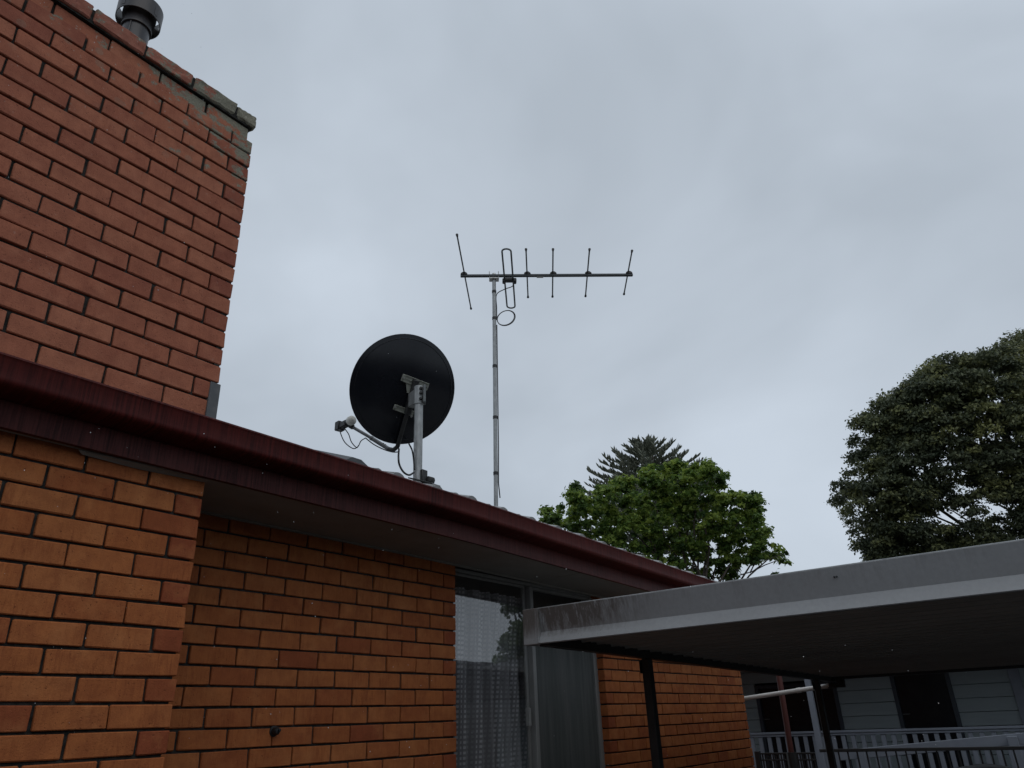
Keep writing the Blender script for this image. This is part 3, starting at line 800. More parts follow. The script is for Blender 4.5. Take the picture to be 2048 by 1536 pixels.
for s_ in (0.25, 0.42):
    m_ = MB(); pt = q3.lerp(q4, s_ * 0.6) + Vector(tuple(up_)) * 0.014; m_.lathe([(0, 0.006), (0.006, 0.006), (0.006, -0.004)], pt, tuple(up_), 8); m_.build('bolt', M_black, arm_o)
hold = MB(); hold.tube([q5.lerp(q4, 0.16), q5], 0.018, 12); hold.build('feed_holder', M_black, arm_o, smooth=True)
# feed horn: white cap facing the dish, black body behind
lc = Vector(D(*uvof(699, 843, 0.27), 0.27))
lz = -Vector(tuple(lc - Vector(tuple(dc)))).normalized()      # from the feed to the dish
img = Vector(tuple(RT)) * 0.80 + Vector(tuple(UP)) * 0.34
lz = (lz * 0.15 + img * 0.72 - Vector(tuple(FW)) * 0.62).normalized()
ln = MB(); ln.lathe([(0.0, -0.145), (0.014, -0.145), (0.016, -0.12), (0.018, -0.06), (0.022, -0.02), (0.029, -0.005), (0.031, 0.006), (0.0, 0.008)], lc, tuple(lz), 20)
b_up = Vector((0, 0, 1)); b_s = lz.cross(b_up).normalized(); b_u = b_s.cross(lz)
ln.obox(lc - lz * 0.125, tuple(lz), tuple(b_s), tuple(b_u), (0.05, 0.058, 0.066), 0, 0.004)
ln.obox(lc - lz * 0.07 - b_u * 0.004, tuple(lz), tuple(b_s), tuple(b_u), (0.09, 0.044, 0.046), 0, 0.006)
lno = ln.build('feed_horn', M_black, dish, smooth=True)
lw = MB(); lw.lathe([(0.031, 0.004), (0.034, 0.012), (0.034, 0.03), (0.030, 0.042), (0.019, 0.05), (0.0, 0.053)], lc, tuple(lz), 24)
lw.build('horn_cap', M_white, lno, smooth=True)
def bez(pts, n=26):
    pts = [Vector(p) for p in pts]; P = [pts[0] * 2 - pts[1]] + pts + [pts[-1] * 2 - pts[-2]]; out = []
    for i in range(1, len(P) - 2):
        for k in range(n // 2):
            t = k / (n // 2); a0, a1, a2, a3 = P[i - 1], P[i], P[i + 1], P[i + 2]
            out.append(0.5 * ((2 * a1) + (a2 - a0) * t + (2 * a0 - 5 * a1 + 4 * a2 - a3) * t * t + (3 * a1 - a0 - 3 * a2 + a3) * t ** 3))
    return out + [pts[-1]]
def DP(px, py, w): return D(*uvof(px, py, w), w)
cb = MB(); cb.tube(bez([lc - lz * 0.125, DP(681, 866, 0.27), DP(690, 885, 0.26), DP(706, 897, 0.24), DP(716, 893, 0.23), DP(722, 882, 0.22), DP(731, 876, 0.19)]), 0.0036, 7); cb.build('cable', M_black, dish, smooth='all')
cb = MB(); cb.tube(bez([lc - lz * 0.075 - b_u * 0.02, DP(697, 868, 0.25), DP(703, 884, 0.245), DP(713, 895, 0.235), DP(717, 891, 0.23)]), 0.0036, 7); cb.build('cable', M_black, dish, smooth='all')
cb = MB(); cb.tube(bez([DP(731, 876, 0.19), DP(748, 889, 0.15), DP(768, 899, 0.10), DP(785, 904, 0.04), DP(796, 904, -0.02)]), 0.004, 7); cb.build('cable', M_black, dish, smooth='all')
cb = MB(); cb.tube(bez([DP(798, 898, -0.03), onY(797, 915, 0.33), onY(799, 930, 0.32), onY(807, 944, 0.31), onY(818, 950, 0.31), onY(828, 945, 0.33)]), 0.0062, 8); cb.build('cable', M_black, dish, smooth='all')
cb = MB(); cb.tube(bez([DP(818, 888, -0.05), onY(824, 900, 0.34), onY(827, 916, 0.34), onY(829, 940, 0.34)]), 0.0055, 8); cb.build('cable', M_black, dish, smooth='all')
fo = MB(); fo.obox((DB[0] + 0.03, DB[1] - 0.03, 3.0), (1, 0, 0), (0, math.cos(.36), math.sin(.36)), (0, -math.sin(.36), math.cos(.36)), (0.16, 0.14, 0.008), 0, 0.002)
fo.obox((DB[0] + 0.02, DB[1] - 0.036, 3.03), (1, 0, 0), (0, 1, 0), (0, 0, 1), (0.05, 0.02, 0.09), 0, 0.004)
fo.lathe([(0, 0.025), (0.022, 0.024), (0.03, 0.01), (0.03, -0.01)], (DB[0] + 0.062, DB[1] - 0.05, 3.012), (0, -0.4, 1), 14)
fo.build('foot_bracket', M_black, dish, smooth=True)

# ------------------------------------------------------------------ television antenna
MBASE = np.array([2.75, 0.60, 3.02]); zt = 5.163
MT = onZ(988, 556, zt)
ant = empty('television_antenna', MBASE, label='television antenna with six cross rods on a tall galvanised mast', cat='antenna')
def mpt(z): t = (z - 3.116) / (zt - 3.116); return MBASE * np.array([1, 1, 0]) * (1 - t) + np.array([MT[0], MT[1], 0]) * t + np.array([0, 0, z])
ms = MB(); ms.tube([mpt(2.98), mpt(zt + 0.015)], 0.0165, 16); ms.build('mast', M_galv, ant, smooth=True)
B0, B1 = onZ(921, 552, zt + 0.012), onZ(1265.5, 550, zt + 0.012)
bd = Vector(tuple(B1 - B0)).normalized(); ed = Vector((-bd.y, bd.x, 0))
bm_ = MB(); bm_.obox((Vector(tuple(B0)) + Vector(tuple(B1))) / 2, tuple(bd), tuple(ed), (0, 0, 1), ((B1 - B0) @ np.array(bd), 0.024, 0.024), 0, 0.004)
bo_ = bm_.build('boom', M_boom, ant)
st = MB(); c = onZ(1080, 552, zt + 0.012); st.obox(tuple(c - np.array(ed) * 0), tuple(bd), tuple(ed), (0, 0, 1), (0.058, 0.0252, 0.0252), 0); st.build('sticker', M_label, bo_)
zE = zt + 0.038
els = [((914, 470), (942, 617)), ((1052, 499), (1056, 594)), ((1106, 499), (1105, 593)), ((1179, 499), (1171, 592)), ((1264, 502), (1248, 588))]
for a_, b_ in els:
    p, q = Vector(tuple(onZ(*a_, zE))), Vector(tuple(onZ(*b_, zE)))
    m_ = MB(); m_.tube([p, q], 0.0064, 10); eo = m_.build('cross_rod', M_alu, ant, smooth=True)
    for s_, e_ in ((p, q), (q, p)):
        m_ = MB(); dd = (e_ - s_).normalized(); m_.tube([s_ - dd * 0.006, s_ + dd * 0.024], [0.0115, 0.0075], 8)
        m_.build('end_cap', M_black, eo, smooth=True)
    on = Vector(tuple(onZ((a_[0] + b_[0]) / 2, 549, zE)))
    tt = (on - Vector(tuple(B0))).dot(bd); cc = Vector(tuple(B0)) + bd * tt
    m_ = MB(); m_.prism([(-0.030, 0.010), (0.030, 0.010), (0.026, 0.022), (0.010, 0.034), (-0.010, 0.034), (-0.026, 0.022)], -0.016, 0.016, 'Y')
    me_v = [tuple(cc + bd * v[0] + ed * v[1] + Vector((0, 0, v[2]))) for v in m_.v]; m_.v = me_v
    m_.build('rod_clip', M_black, eo)
# folded dipole, slung under the boom
zD = zt - 0.03
d1a, d1b = Vector(tuple(onZ(1004, 503, zD))), Vector(tuple(onZ(1014, 612, zD)))
d2a, d2b = Vector(tuple(onZ(1022, 503, zD))), Vector(tuple(onZ(1030, 612, zD)))
def ends(p, q, out):
    mid = (p + q) / 2; r = (q - p).length / 2; u = (q - p).normalized()
    return [mid - u * r * math.cos(t) + out * r * math.sin(t) for t in [math.pi * k / 8 for k in range(9)]]
o1 = (d1a - d1b).normalized()
loop = ends(d1a, d2a, o1) + ends(d2b, d1b, -o1)
loop = loop + [loop[0]]
dp = MB(); dp.tube(loop, 0.0075, 10, caps=False); dpo = dp.build('folded_dipole', M_alu, ant, smooth='all')
dpc = (d1a + d1b + d2a + d2b) / 4
bcen = Vector(tuple(B0)) + bd * (dpc - Vector(tuple(B0))).dot(bd)
jb = MB(); jb.obox(bcen + Vector((0, 0, -0.045)), tuple(bd), tuple(ed), (0, 0, 1), (0.085, 0.05, 0.03), 0, 0.006)
jb.obox(bcen + bd * 0.05 + Vector((0, 0, -0.055)), tuple(bd), tuple(ed), (0, 0, 1), (0.03, 0.05, 0.04), 0, 0.006)
jb.obox(bcen - bd * 0.045 + Vector((0, 0, -0.055)), tuple(bd), tuple(ed), (0, 0, 1), (0.026, 0.05, 0.036), 0, 0.006)
jb.build('junction_box', M_black, ant)
bk = MB(); mtop = Vector(tuple(mpt(zt)))
bk.obox(mtop + Vector((0, 0, 0.010)), tuple(bd), tuple(ed), (0, 0, 1), (0.085, 0.040, 0.034), 0, 0.004)
bk.obox(mtop + Vector((0, 0, -0.016)), tuple(bd), tuple(ed), (0, 0, 1), (0.085, 0.06, 0.012), 0, 0.003)
for s_ in (-0.04, 0.04): bk.tube([mtop + bd * s_ + Vector((0, 0, -0.02)) - ed * 0.02, mtop + bd * s_ + Vector((0, 0, 0.055)) - ed * 0.02], 0.004, 8)
bk.lathe([(0, 0.048), (0.016, 0.044), (0.018, 0.03)], mtop, (0, 0, 1), 12)
bk.build('mast_bracket', M_bolt, ant, smooth=True)
side = Vector(tuple(lat)) * 0.021
cbt = MB()
pts = [bcen + bd * 0.045 + Vector((0, 0, -0.07)), Vector(tuple(onZ(1024, 573, zt - 0.09))), Vector(tuple(onZ(1008, 579, zt - 0.12)))] + [Vector(tuple(mpt(z_))) + side for z_ in (zt - 0.17, zt - 0.3, zt - 0.42)]
cbt.tube(bez(pts), 0.0042, 7)
r0 = Vector(tuple(mpt(zt - 0.47))) + side
cbt.tube([r0, Vector(tuple(mpt(3.6))) + side * 1.15, Vector(tuple(mpt(3.3))) + side * 1.0, Vector(tuple(mpt(3.18))) + side * 1.5], 0.0045, 7)
cbt.build('cable', M_black, ant, smooth='all')
rl = MB(); zl = zt - 0.46
lc_ = Vector(tuple(onY(1012.5, 636, float(r0.y) - 0.02)))
rv, uv_ = Vector(tuple(lat)), Vector((0, 0, 1))
k1 = (rv * 0.75 + uv_ * 0.66).normalized(); k2 = (-rv * 0.66 + uv_ * 0.75).normalized()
rl.tube([lc_ + k1 * 0.088 * math.cos(t) + k2 * 0.066 * math.sin(t) for t in [2 * math.pi * k / 40 for k in range(41)]], 0.0042, 7, caps=False)
rl.tube([lc_ + k1 * 0.085 * math.cos(t) + k2 * 0.063 * math.sin(t) + Vector((0, 0.006, 0.004)) for t in [2 * math.pi * k / 40 for k in range(41)]], 0.0036, 7, caps=False)
rl.build('cable_coil', M_black, ant, smooth='all')
for py in (586, 638, 732, 833, 944):
    zz = onY(989, py, 0.58)[2]
    m_ = MB(); pz = Vector(tuple(mpt(zz))); m_.tube([pz + Vector((0, 0, -0.012)), pz + Vector((0, 0, 0.012))], 0.0195, 12); m_.build('cable_tie', M_black, ant, smooth=True)
mf = MB(); mf.obox((MBASE[0], MBASE[1], 3.06), (1, 0, 0), (0, math.cos(.36), math.sin(.36)), (0, -math.sin(.36), math.cos(.36)), (0.12, 0.16, 0.01), 0, 0.002)
mf.build('base_plate', M_galv, ant)

# ------------------------------------------------------------------ carport
CX, CY0, CY1, CXE = 1.93, -0.20, -6.4, 7.55
fall = lambda X: -(X - CX) * 0.0165
cp = empty('carport', (CX, CY0, 0), label='flat roofed carport with deep grey stained fascia and black posts', cat='carport')
cf = MB()
prof = [(CX + 0.022, 2.188), (CX + 0.006, 2.190), (CX + 0.004, 2.186), (CX + 0.034, 2.064), (CX + 0.002, 2.004), (CX + 0.006, 2.000), (CX + 0.05, 2.002), (CX + 0.05, 2.006), (CX + 0.010, 2.006), (CX + 0.040, 2.064), (CX + 0.012, 2.184)]
cf.prism(prof, CY1, CY0 - 0.098, 'Y', seg=30)
cf_o = cf.build('fascia', M_cfas, cp)
ce = MB()
ce.box((CX - 0.003, CY0 - 0.098 - 0.004, 1.998), (CX + 0.030, CY0, 2.192), 0, 0.004); ce.box((CX + 0.03, CY0 - 0.012, 2.0), (CX + 0.35, CY0, 2.19), 0, 0.003)
ce.build('fascia_corner', M_cfas, cp)
cs_ = MB(); cs_.box((CX - 0.006, CY0 - 0.106, 2.003), (CX - 0.001, CY0 - 0.100, 2.191), 0, 0.001); cs_.build('seam', M_cfas, cf_o)
ct = MB(); ct.tube([(CX + 0.008, CY0 - 0.1, 2.189), (CX + 0.008, CY1, 2.189)], 0.0035, 8); ct.build('top_bead', M_galv, cf_o)
dk = MB()
xs_ = []; X = CX + 0.05
prof = []
while X < CXE:                                                # pan deck: flat trays with upstanding ribs, ribs run away from the house
    for dx, dz in ((0.0, 0.0), (0.004, -0.013), (0.018, -0.013), (0.022, 0.022), (0.048, 0.022), (0.051, 0.0), (0.108, 0.0), (0.112, -0.006), (0.122, -0.006), (0.126, 0.0), (0.167, 0.0)):
        prof.append((X + dx, 2.046 + dz + fall(X + dx)))
    X += 0.175
dk.prism(prof + [(p[0], p[1] + 0.004) for p in reversed(prof)], CY1, CY0 - 0.03, 'Y')
dk.build('roof_deck', M_deckpaint, cp)
def sloped_box(mb, x0, x1, y0, y1, z0, z1):
    v = [(x, y, z + fall(x)) for x in (x0, x1) for y in (y0, y1) for z in (z0, z1)]
    return mb.add(v, [(0, 1, 3, 2), (4, 6, 7, 5), (0, 4, 5, 1), (2, 3, 7, 6), (0, 2, 6, 4), (1, 5, 7, 3)])
bmx = MB(); sloped_box(bmx, CX + 0.055, CXE, -0.33, -0.27, 1.992, 2.044); bmx.build('beam', M_dark, cp)
b2 = MB(); sloped_box(b2, CXE - 0.04, CXE + 0.02, CY1, -0.2, 2.01, 2.075); b2.build('beam', M_dark, cp)
gx = MB(); gx.prism([(CXE + 0.02, 1.925), (CXE + 0.13, 1.925), (CXE + 0.13, 2.03), (CXE + 0.12, 2.03), (CXE + 0.12, 1.935), (CXE + 0.03, 1.935), (CXE + 0.03, 2.02), (CXE + 0.02, 2.02)], CY1, CY0, 'Y'); gx.build('gutter', M_dark, cp)
for xx in (3.205, 7.02):
    m_ = MB(); m_.box((xx - 0.029, -0.329, 0), (xx + 0.029, -0.271, 1.990 + fall(xx)), 0, 0.004); po_ = m_.build('post', M_dark, cp)
    m_ = MB(); m_.box((xx - 0.05, -0.2695, 1.90 + fall(xx)), (xx + 0.05, -0.2655, 1.98 + fall(xx)), 0, 0.001); m_.build('post_bracket', M_dark, po_)
for (fy_, fz_) in ((onX(1672, 1176, CX)[1], 2.145), (onX(1677, 1176, CX)[1], 2.145)):
    m_ = MB(); m_.lathe([(0, -0.003), (0.0035, -0.003), (0.004, 0.0), (0.004, 0.008)], (CX + 0.010, float(fy_), fz_), (1, 0, 0), 8); m_.build('screw', M_black, cf_o)

# pale plastic drain pipe beyond the carport, with its black bracket
dpp = empty('drain_pipe', (7.6, 0.2, 1.8), label='pale plastic drain pipe sloping across behind the carport post', cat='pipe')
m_ = MB(); A_, B_ = Vector(tuple(onX(1470, 1400, 7.62))), Vector(tuple(onX(1661, 1371, 7.62))); m_.tube([A_, B_], 0.024, 16); m_.tube([A_.lerp(B_, 0.66), A_.lerp(B_, 0.7)], 0.0275, 16)
m_.build('pipe', M_pvc, dpp, smooth=True)
m_ = MB(); m_.tube([B_ + (B_ - A_) * -0.01, B_ + (B_ - A_) * 0.06], 0.029, 14); m_.obox(B_ + Vector((0.0, -0.10, 0.035)), (1, 0, 0), (0, 1, 0), (0, 0, 1), (0.06, 0.07, 0.07), 0, 0.006); m_.box(tuple(B_ + Vector((-.02, -.15, -.025))), tuple(B_ + Vector((.02, 0.03, 0.0))), 0, 0.003)
m_.box(tuple(B_ + Vector((-.02, -.16, -.025))), tuple(B_ + Vector((.02, -0.14, 0.07))), 0, 0.003); m_.build('bracket', M_dark, dpp, smooth=True)
dn = empty('downpipe', (8.0, 0.42, 0), label='round red brown downpipe standing behind the brick house corner', cat='downpipe')
m_ = MB(); m_.tube([(8.0, 0.42, 1.19), (8.0, 0.405, 2.2)], 0.033, 18); m_.build('pipe', M_red, dn, smooth=True)
m_ = MB(); m_.tube([(8.0, 0.42, 0.0), (8.0, 0.42, 1.188)], 0.055, 14); m_.build('pipe_base', M_dark, dn, smooth=True)

# ------------------------------------------------------------------ neighbour's weatherboard house and deck
nb = empty('weatherboard_house', (11, 0, 0), label='blue grey weatherboard house with dark doorways behind the carport', cat='house')
NX = 11.0; BH = 0.174; z0b = 1.355 - BH * 6
wb = MB()
openings = [(0.558, 1.812, 2.02), (-0.988, -0.215, 2.12)]     # y0, y1, head
def runs(zc):
    cut = sorted([(a, b) for a, b, h in openings if zc < h]); y = -6.0; out = []
    for a, b in cut: out.append((y, a)); y = b
    out.append((y, 4.5)); return out
zz = z0b
while zz < 2.5:
    for y0, y1 in runs(zz + BH / 2):
        wb.add([(NX - 0.004, y0, zz + BH - 0.009), (NX - 0.004, y1, zz + BH - 0.009), (NX - 0.018, y0, zz), (NX - 0.018, y1, zz), (NX + 0.03, y0, zz), (NX + 0.03, y1, zz), (NX + 0.03, y0, zz + BH), (NX + 0.03, y1, zz + BH)],
               [(0, 2, 3, 1), (2, 4, 5, 3), (0, 1, 7, 6), (0, 6, 4, 2), (1, 3, 5, 7), (4, 6, 7, 5)])
    zz += BH
wb.build('wall', M_board, nb)
bx = MB(); bx.box((NX + 0.9, -6, 0), (NX + 0.95, 4.5, 2.6)); bx.box((NX + 0.03, -6, 2.62), (NX + 3, 4.5, 2.66)); bx.box((NX + 0.06, 4.4, 0), (NX + 0.9, 4.45, 2.6)); bx.box((NX + 0.06, -6, 0), (NX + 0.9, -5.95, 2.6))
bx.build('inner_wall', M_navy, nb)
rfm = MB(); rfm.add([(NX - 1.75, -6.3, 2.33), (NX - 1.75, 4.8, 2.33), (NX + 3.5, 4.8, 3.2), (NX + 3.5, -6.3, 3.2), (NX - 1.75, -6.3, 2.41), (NX - 1.75, 4.8, 2.41), (NX + 3.5, 4.8, 3.28), (NX + 3.5, -6.3, 3.28)],
                    [(0, 1, 2, 3), (7, 6, 5, 4), (0, 4, 5, 1), (1, 5, 6, 2), (2, 6, 7, 3), (3, 7, 4, 0)])
rfm.build('roof', M_dark, nb)
for (a, b, h) in openings:
    m_ = MB(); zl_ = 0.38
    for (ya, yb) in ((a - 0.002, a + 0.055), (b - 0.055, b + 0.002)): m_.box((NX - 0.03, ya, zl_), (NX + 0.06, yb, h), 0, 0.003)
    m_.box((NX - 0.03, a + 0.057, h - 0.055), (NX + 0.06, b - 0.057, h), 0, 0.003)
    if b - a > 1: 
        for yy in (a + 0.42, a + 0.83): m_.box((NX - 0.01, yy - 0.025, zl_), (NX + 0.05, yy + 0.025, h - 0.057), 0, 0.003)
    do = m_.build('doorway', M_navy, nb)
    m_ = MB(); m_.box((NX + 0.012, a + 0.058, zl_), (NX + 0.02, b - 0.058, h - 0.058)); m_.build('pane', M_dglass, do)
    m_ = MB(); m_.box((NX - 0.04, b - 0.16, 1.52), (NX + 0.0, b - 0.06, 1.535), 0, 0.003); m_.build('handle', M_alu, do)
m_ = MB(); m_.box((NX - 0.06, -1.83, 0.4), (NX - 0.02, -1.70, 2.6), 0, 0.004); m_.build('trim_board', M_trim, nb)
nd_ = MB(); nd_.box((9.6, -6, 0.30), (NX - 0.02, 4.4, 0.36), 0, 0.004); nd_.box((9.62, -6, 0.0), (9.66, 4.4, 0.298)); nd_.build('deck', M_trim, nb)
gp = MB(); gp.box((9.27, 0.432, 0.0), (9.34, 0.500, 2.3), 0, 0.004)
gp.build('grey_post', M_trim, None, label='slim grey timber post standing between the downpipe and the far black post', cat='post')

rl_ = empty('deck_railing', (9.8, 0, 0.36), label='pale grey deck railing with upright slats before the weatherboard wall', cat='railing')
m_ = MB(); m_.box((9.77, -3.2, 1.338), (9.86, 2.4, 1.366), 0, 0.004); m_.box((9.785, -3.2, 1.308), (9.845, 2.4, 1.334), 0, 0.003); m_.build('top_rail', M_trim, rl_)
m_ = MB(); m_.box((9.785, -3.2, 0.45), (9.845, 2.4, 0.49), 0, 0.003); m_.build('bottom_rail', M_trim, rl_)
src = None; y = -3.1
while y < 2.3:
    if src is None:
        m_ = MB(); m_.box((9.797, y - 0.027, 0.491), (9.825, y + 0.027, 1.307), 0, 0.003); src = m_.build('baluster', M_trim, rl_); y00 = y
    else:
        c = src.copy(); scene.collection.objects.link(c); c.parent = rl_; c.matrix_parent_inverse = src.matrix_parent_inverse.copy(); c.location = src.location + Vector((0, y - y00, 0))
    y += 0.1255
# grey ramp handrail with posts
rr_ = empty('ramp_handrail', (9.2, -1.0, 0), label='lilac grey sloping ramp handrail on square posts in front of the deck railing', cat='handrail')
m_ = MB(); A_, B_ = onX(1680, 1511, 9.2), onX(2100, 1472, 9.2)
dv = Vector(tuple(B_ - A_)); L = dv.length; dv.normalize(); m_.obox(tuple((A_ + B_) / 2), tuple(dv), (1, 0, 0), tuple(dv.cross(Vector((1, 0, 0)))), (L, 0.045, 0.115), 0, 0.005); m_.build('rail', M_trim, rr_)
for (ya, yb, h) in ((-1.762, -1.662, 1.275), (-0.105, -0.015, 1.145)):
    m_ = MB(); m_.box((9.12, ya, 0), (9.176, yb, h), 0, 0.005); m_.build('post', M_trim, rr_)
# black metal fence with its top rail, pickets and post
bf = empty('black_metal_fence', (8.5, 0.7, 0), label='short black metal picket fence against the far brick house corner', cat='fence')
for za, zb_ in ((1.145, 1.165), (1.075, 1.092), (0.15, 0.18)):
    m_ = MB(); m_.box((8.48, 0.30, za), (8.51, 0.972, zb_), 0, 0.002); m_.build('rail', M_dark, bf)
m_ = MB(); m_.box((8.46, 0.975, 0), (8.53, 1.035, 1.185), 0, 0.004); m_.build('post', M_dark, bf)
src = None; y = 0.31
while y < 0.97:
    if src is None:
        m_ = MB(); m_.box((8.487, y, 0.15), (8.503, y + 0.016, 1.155), 0, 0.001); src = m_.build('picket', M_dark, bf); y00 = y
    else:
        c = src.copy(); scene.collection.objects.link(c); c.parent = bf; c.matrix_parent_inverse = src.matrix_parent_inverse.copy(); c.location = src.location + Vector((0, y - y00, 0))
    y += 0.033
br_ = empty('black_metal_railing', (8.8, -1.0, 0), label='long black metal railing crossing in front of the grey ramp handrail', cat='railing')
m_ = MB(); m_.box((8.78, -2.4, 1.150), (8.83, 0.33, 1.185), 0, 0.003); m_.build('top_rail', M_dark, br_)
m_ = MB(); m_.box((8.78, -2.4, 0.92), (8.83, 0.33, 0.965), 0, 0.003); m_.build('lower_rail', M_dark, br_)
src = None; y = -2.38
while y < 0.3:
    if src is None:
        m_ = MB(); m_.box((8.797, y, 0.15), (8.813, y + 0.016, 1.152), 0, 0.001); src = m_.build('picket', M_dark, br_); y00 = y
    else:
        c = src.copy(); scene.collection.objects.link(c); c.parent = br_; c.matrix_parent_inverse = src.matrix_parent_inverse.copy(); c.location = src.location + Vector((0, y - y00, 0))
    y += 0.108
# black cover over something low at the lower right
A_ = onX(1720, 1536, 7.0); bc = MB()
vsb, fsb = [], []
NYc, NXc = 22, 9
for i in range(NYc + 1):
    t = i / NYc; yy = -0.55 - 2.1 * t; prof_ = min(1.0, (math.sin(math.pi * min(max(t, 0.0), 1.0)) + 1e-6) ** 0.22)
    for k in range(NXc + 1):
        s_ = k / NXc; hz = (1.112) * prof_ * min(1, (math.sin(math.pi * s_) + 1e-6) ** 0.2) + 0.012 * math.sin(7 * t * 3 + 5 * s_)
        vsb.append((6.6 + 0.7 * s_, yy, max(0.0, hz) if 0 < i < NYc and 0 < k < NXc else 0.0))
for i in range(NYc):
    for k in range(NXc): fsb.append((i * (NXc + 1) + k, i * (NXc + 1) + k + 1, (i + 1) * (NXc + 1) + k + 1, (i + 1) * (NXc + 1) + k))
bc.add(vsb, fsb); bc.build('black_cover', M_black, None, smooth='all', label='low black rounded cover at the bottom right under the carport', cat='cover')

# ------------------------------------------------------------------ trees
def leaf_cloud(name, clumps, per, size, m, parent, rag=0.10, tone=(0.5, 0.22), elong=1.7, upw=0.45):
    V, F, T = [], [], []
    C = np.array([c[:4] for c in clumps]); nc = len(C)
    cnt = np.maximum(14, (per * (C[:, 3] / np.median(C[:, 3])) ** 2).astype(int))
    idx = np.repeat(np.arange(nc), cnt); N = len(idx)
    d = rng.normal(size=(N, 3)); d /= np.linalg.norm(d, axis=1)[:, None]
    d[:, 2] = np.where(d[:, 2] < -0.35, -d[:, 2] * 0.6, d[:, 2])
    rad = rng.uniform(0.25, 1.0, N) ** 0.45 * rng.normal(1.0, rag, N)
    P = C[idx, :3] + d * (C[idx, 3] * rad)[:, None] * np.array([1, 1, 0.85])
    nrm = d * 0.7 + rng.normal(size=(N, 3)) * 0.75 + np.array([0, 0, upw]); nrm /= np.linalg.norm(nrm, axis=1)[:, None]
    t = rng.normal(size=(N, 3)) + d * 0.8 + np.array([0, 0, -0.35]); t -= nrm * np.sum(t * nrm, axis=1)[:, None]; t /= np.linalg.norm(t, axis=1)[:, None]
    b = np.cross(nrm, t); s = size * rng.uniform(0.55, 1.3, N)[:, None]
    a0 = P - t * s * 0.5 * elong; a1 = P + b * s * 0.5 + nrm * s * 0.10; a2 = P + t * s * 0.5 * elong - nrm * s * 0.12; a3 = P - b * s * 0.5 + nrm * s * 0.10
    V = np.stack([a0, a1, a2, a3], axis=1).reshape(-1, 3)
    ct = np.clip(rng.normal(tone[0], tone[1], nc), 0, 1)
    tv = np.clip(ct[idx] + rng.normal(0, 0.16, N), 0, 1)
    me = bpy.data.meshes.new(name)
    me.vertices.add(4 * N); me.vertices.foreach_set('co', V.ravel())
    me.loops.add(4 * N); me.loops.foreach_set('vertex_index', np.arange(4 * N))
    me.polygons.add(N); me.polygons.foreach_set('loop_start', np.arange(0, 4 * N, 4))
    at = me.color_attributes.new('tint', 'FLOAT_COLOR', 'POINT')
    col = np.repeat(np.c_[tv, tv, tv, np.ones(N)], 4, axis=0).astype(np.float32); at.data.foreach_set('color', col.ravel())
    me.update(); me.validate()
    return link(name, me, m, parent)
def limb(mb, p, q, r0, r1, wob=0.1, n=6, seg=6):
    p, q = Vector(tuple(p)), Vector(tuple(q)); L = (q - p).length; pts, rs = [], []
    for i in range(seg + 1):
        t = i / seg; k = Vector((random.uniform(-1, 1), random.uniform(-1, 1), random.uniform(-.5, .5))) * (wob * L * (0 if i in (0, seg) else 0.5))
        pts.append(p.lerp(q, t) + k + Vector((0, 0, 0.06 * L * math.sin(math.pi * t)))); rs.append(r0 + (r1 - r0) * t)
    mb.tube(pts, rs, n); return pts
def clumps_from(lobes, depth, jitter, spread, extra=0, back=1.0):
    out = []
    for x, y, r in lobes:
        p = on_depth(x, y, depth + random.uniform(-jitter, jitter)); out.append((*p, r * depth / FOC))
    for _ in range(extra):
        x, y, r = random.choice(lobes); p = on_depth(x + random.uniform(-.6, .6) * r, y + random.uniform(-0.1, .9) * r, depth + back + random.uniform(0, spread))
        out.append((*p, r * 0.95 * depth / FOC))
    return out

# leafy bright green tree behind the roof
maple_lobes = [(1100, 1034, 12), (1112, 1030, 20), (1120, 1050, 20), (1150, 1008, 22), (1156, 990, 14), (1180, 1010, 26), (1205, 1003, 22), (1228, 985, 24), (1240, 972, 14), (1262, 985, 28), (1258, 1015, 30), (1296, 975, 30), (1302, 950, 17), (1326, 965, 28),
    (1350, 950, 24), (1353, 938, 12), (1378, 960, 30), (1395, 945, 16), (1402, 972, 24), (1424, 952, 20), (1421, 940, 11), (1432, 972, 20), (1440, 1000, 26), (1448, 1020, 26), (1474, 1000, 22), (1494, 996, 16), (1500, 1012, 20), (1516, 1022, 15), (1496, 1038, 26), (1514, 1048, 14), (1520, 1066, 16), (1498, 1078, 24), (1532, 1070, 10), (1468, 1050, 28),
    (1430, 1050, 30), (1390, 1020, 34), (1350, 1010, 34), (1310, 1010, 34), (1290, 1045, 32), (1220, 1040, 32), (1180, 1045, 30), (1140, 1045, 24), (1330, 1055, 34), (1375, 1065, 34), (1255, 1065, 32), (1210, 1072, 28),
    (1420, 1095, 32), (1460, 1095, 28), (1490, 1108, 22), (1512, 1098, 18), (1380, 1108, 30), (1340, 1098, 30), (1300, 1085, 28), (1525, 1112, 16), (1546, 1102, 13), (1560, 1100, 10), (1568, 1112, 10), (1570, 1128, 8), (1552, 1116, 8), (1482, 1132, 20), (1452, 1136, 24), (1418, 1130, 24), (1470, 1160, 16), (1440, 1160, 16), (1545, 1150, 10), (1400, 1150, 20), (1180, 1075, 24), (1230, 1098, 28), (1280, 1118, 28), (1330, 1135, 28), (1372, 1148, 26), (1300, 1150, 26), (1420, 1165, 22), (1250, 1130, 24)]
mp = empty('leafy_tree', (float(on_depth(1380, 1100, 22)[0]), float(on_depth(1380, 1100, 22)[1]), 0), label='bright green leafy broad tree behind the far end of the roof', cat='tree')
edge_bits = []
for x, y, r in maple_lobes:
    for _ in range(3):
        a_ = random.uniform(0, 6.28); edge_bits.append((x + math.cos(a_) * r * random.uniform(0.85, 1.2), y + math.sin(a_) * r * random.uniform(0.8, 1.15), random.uniform(4, 9)))
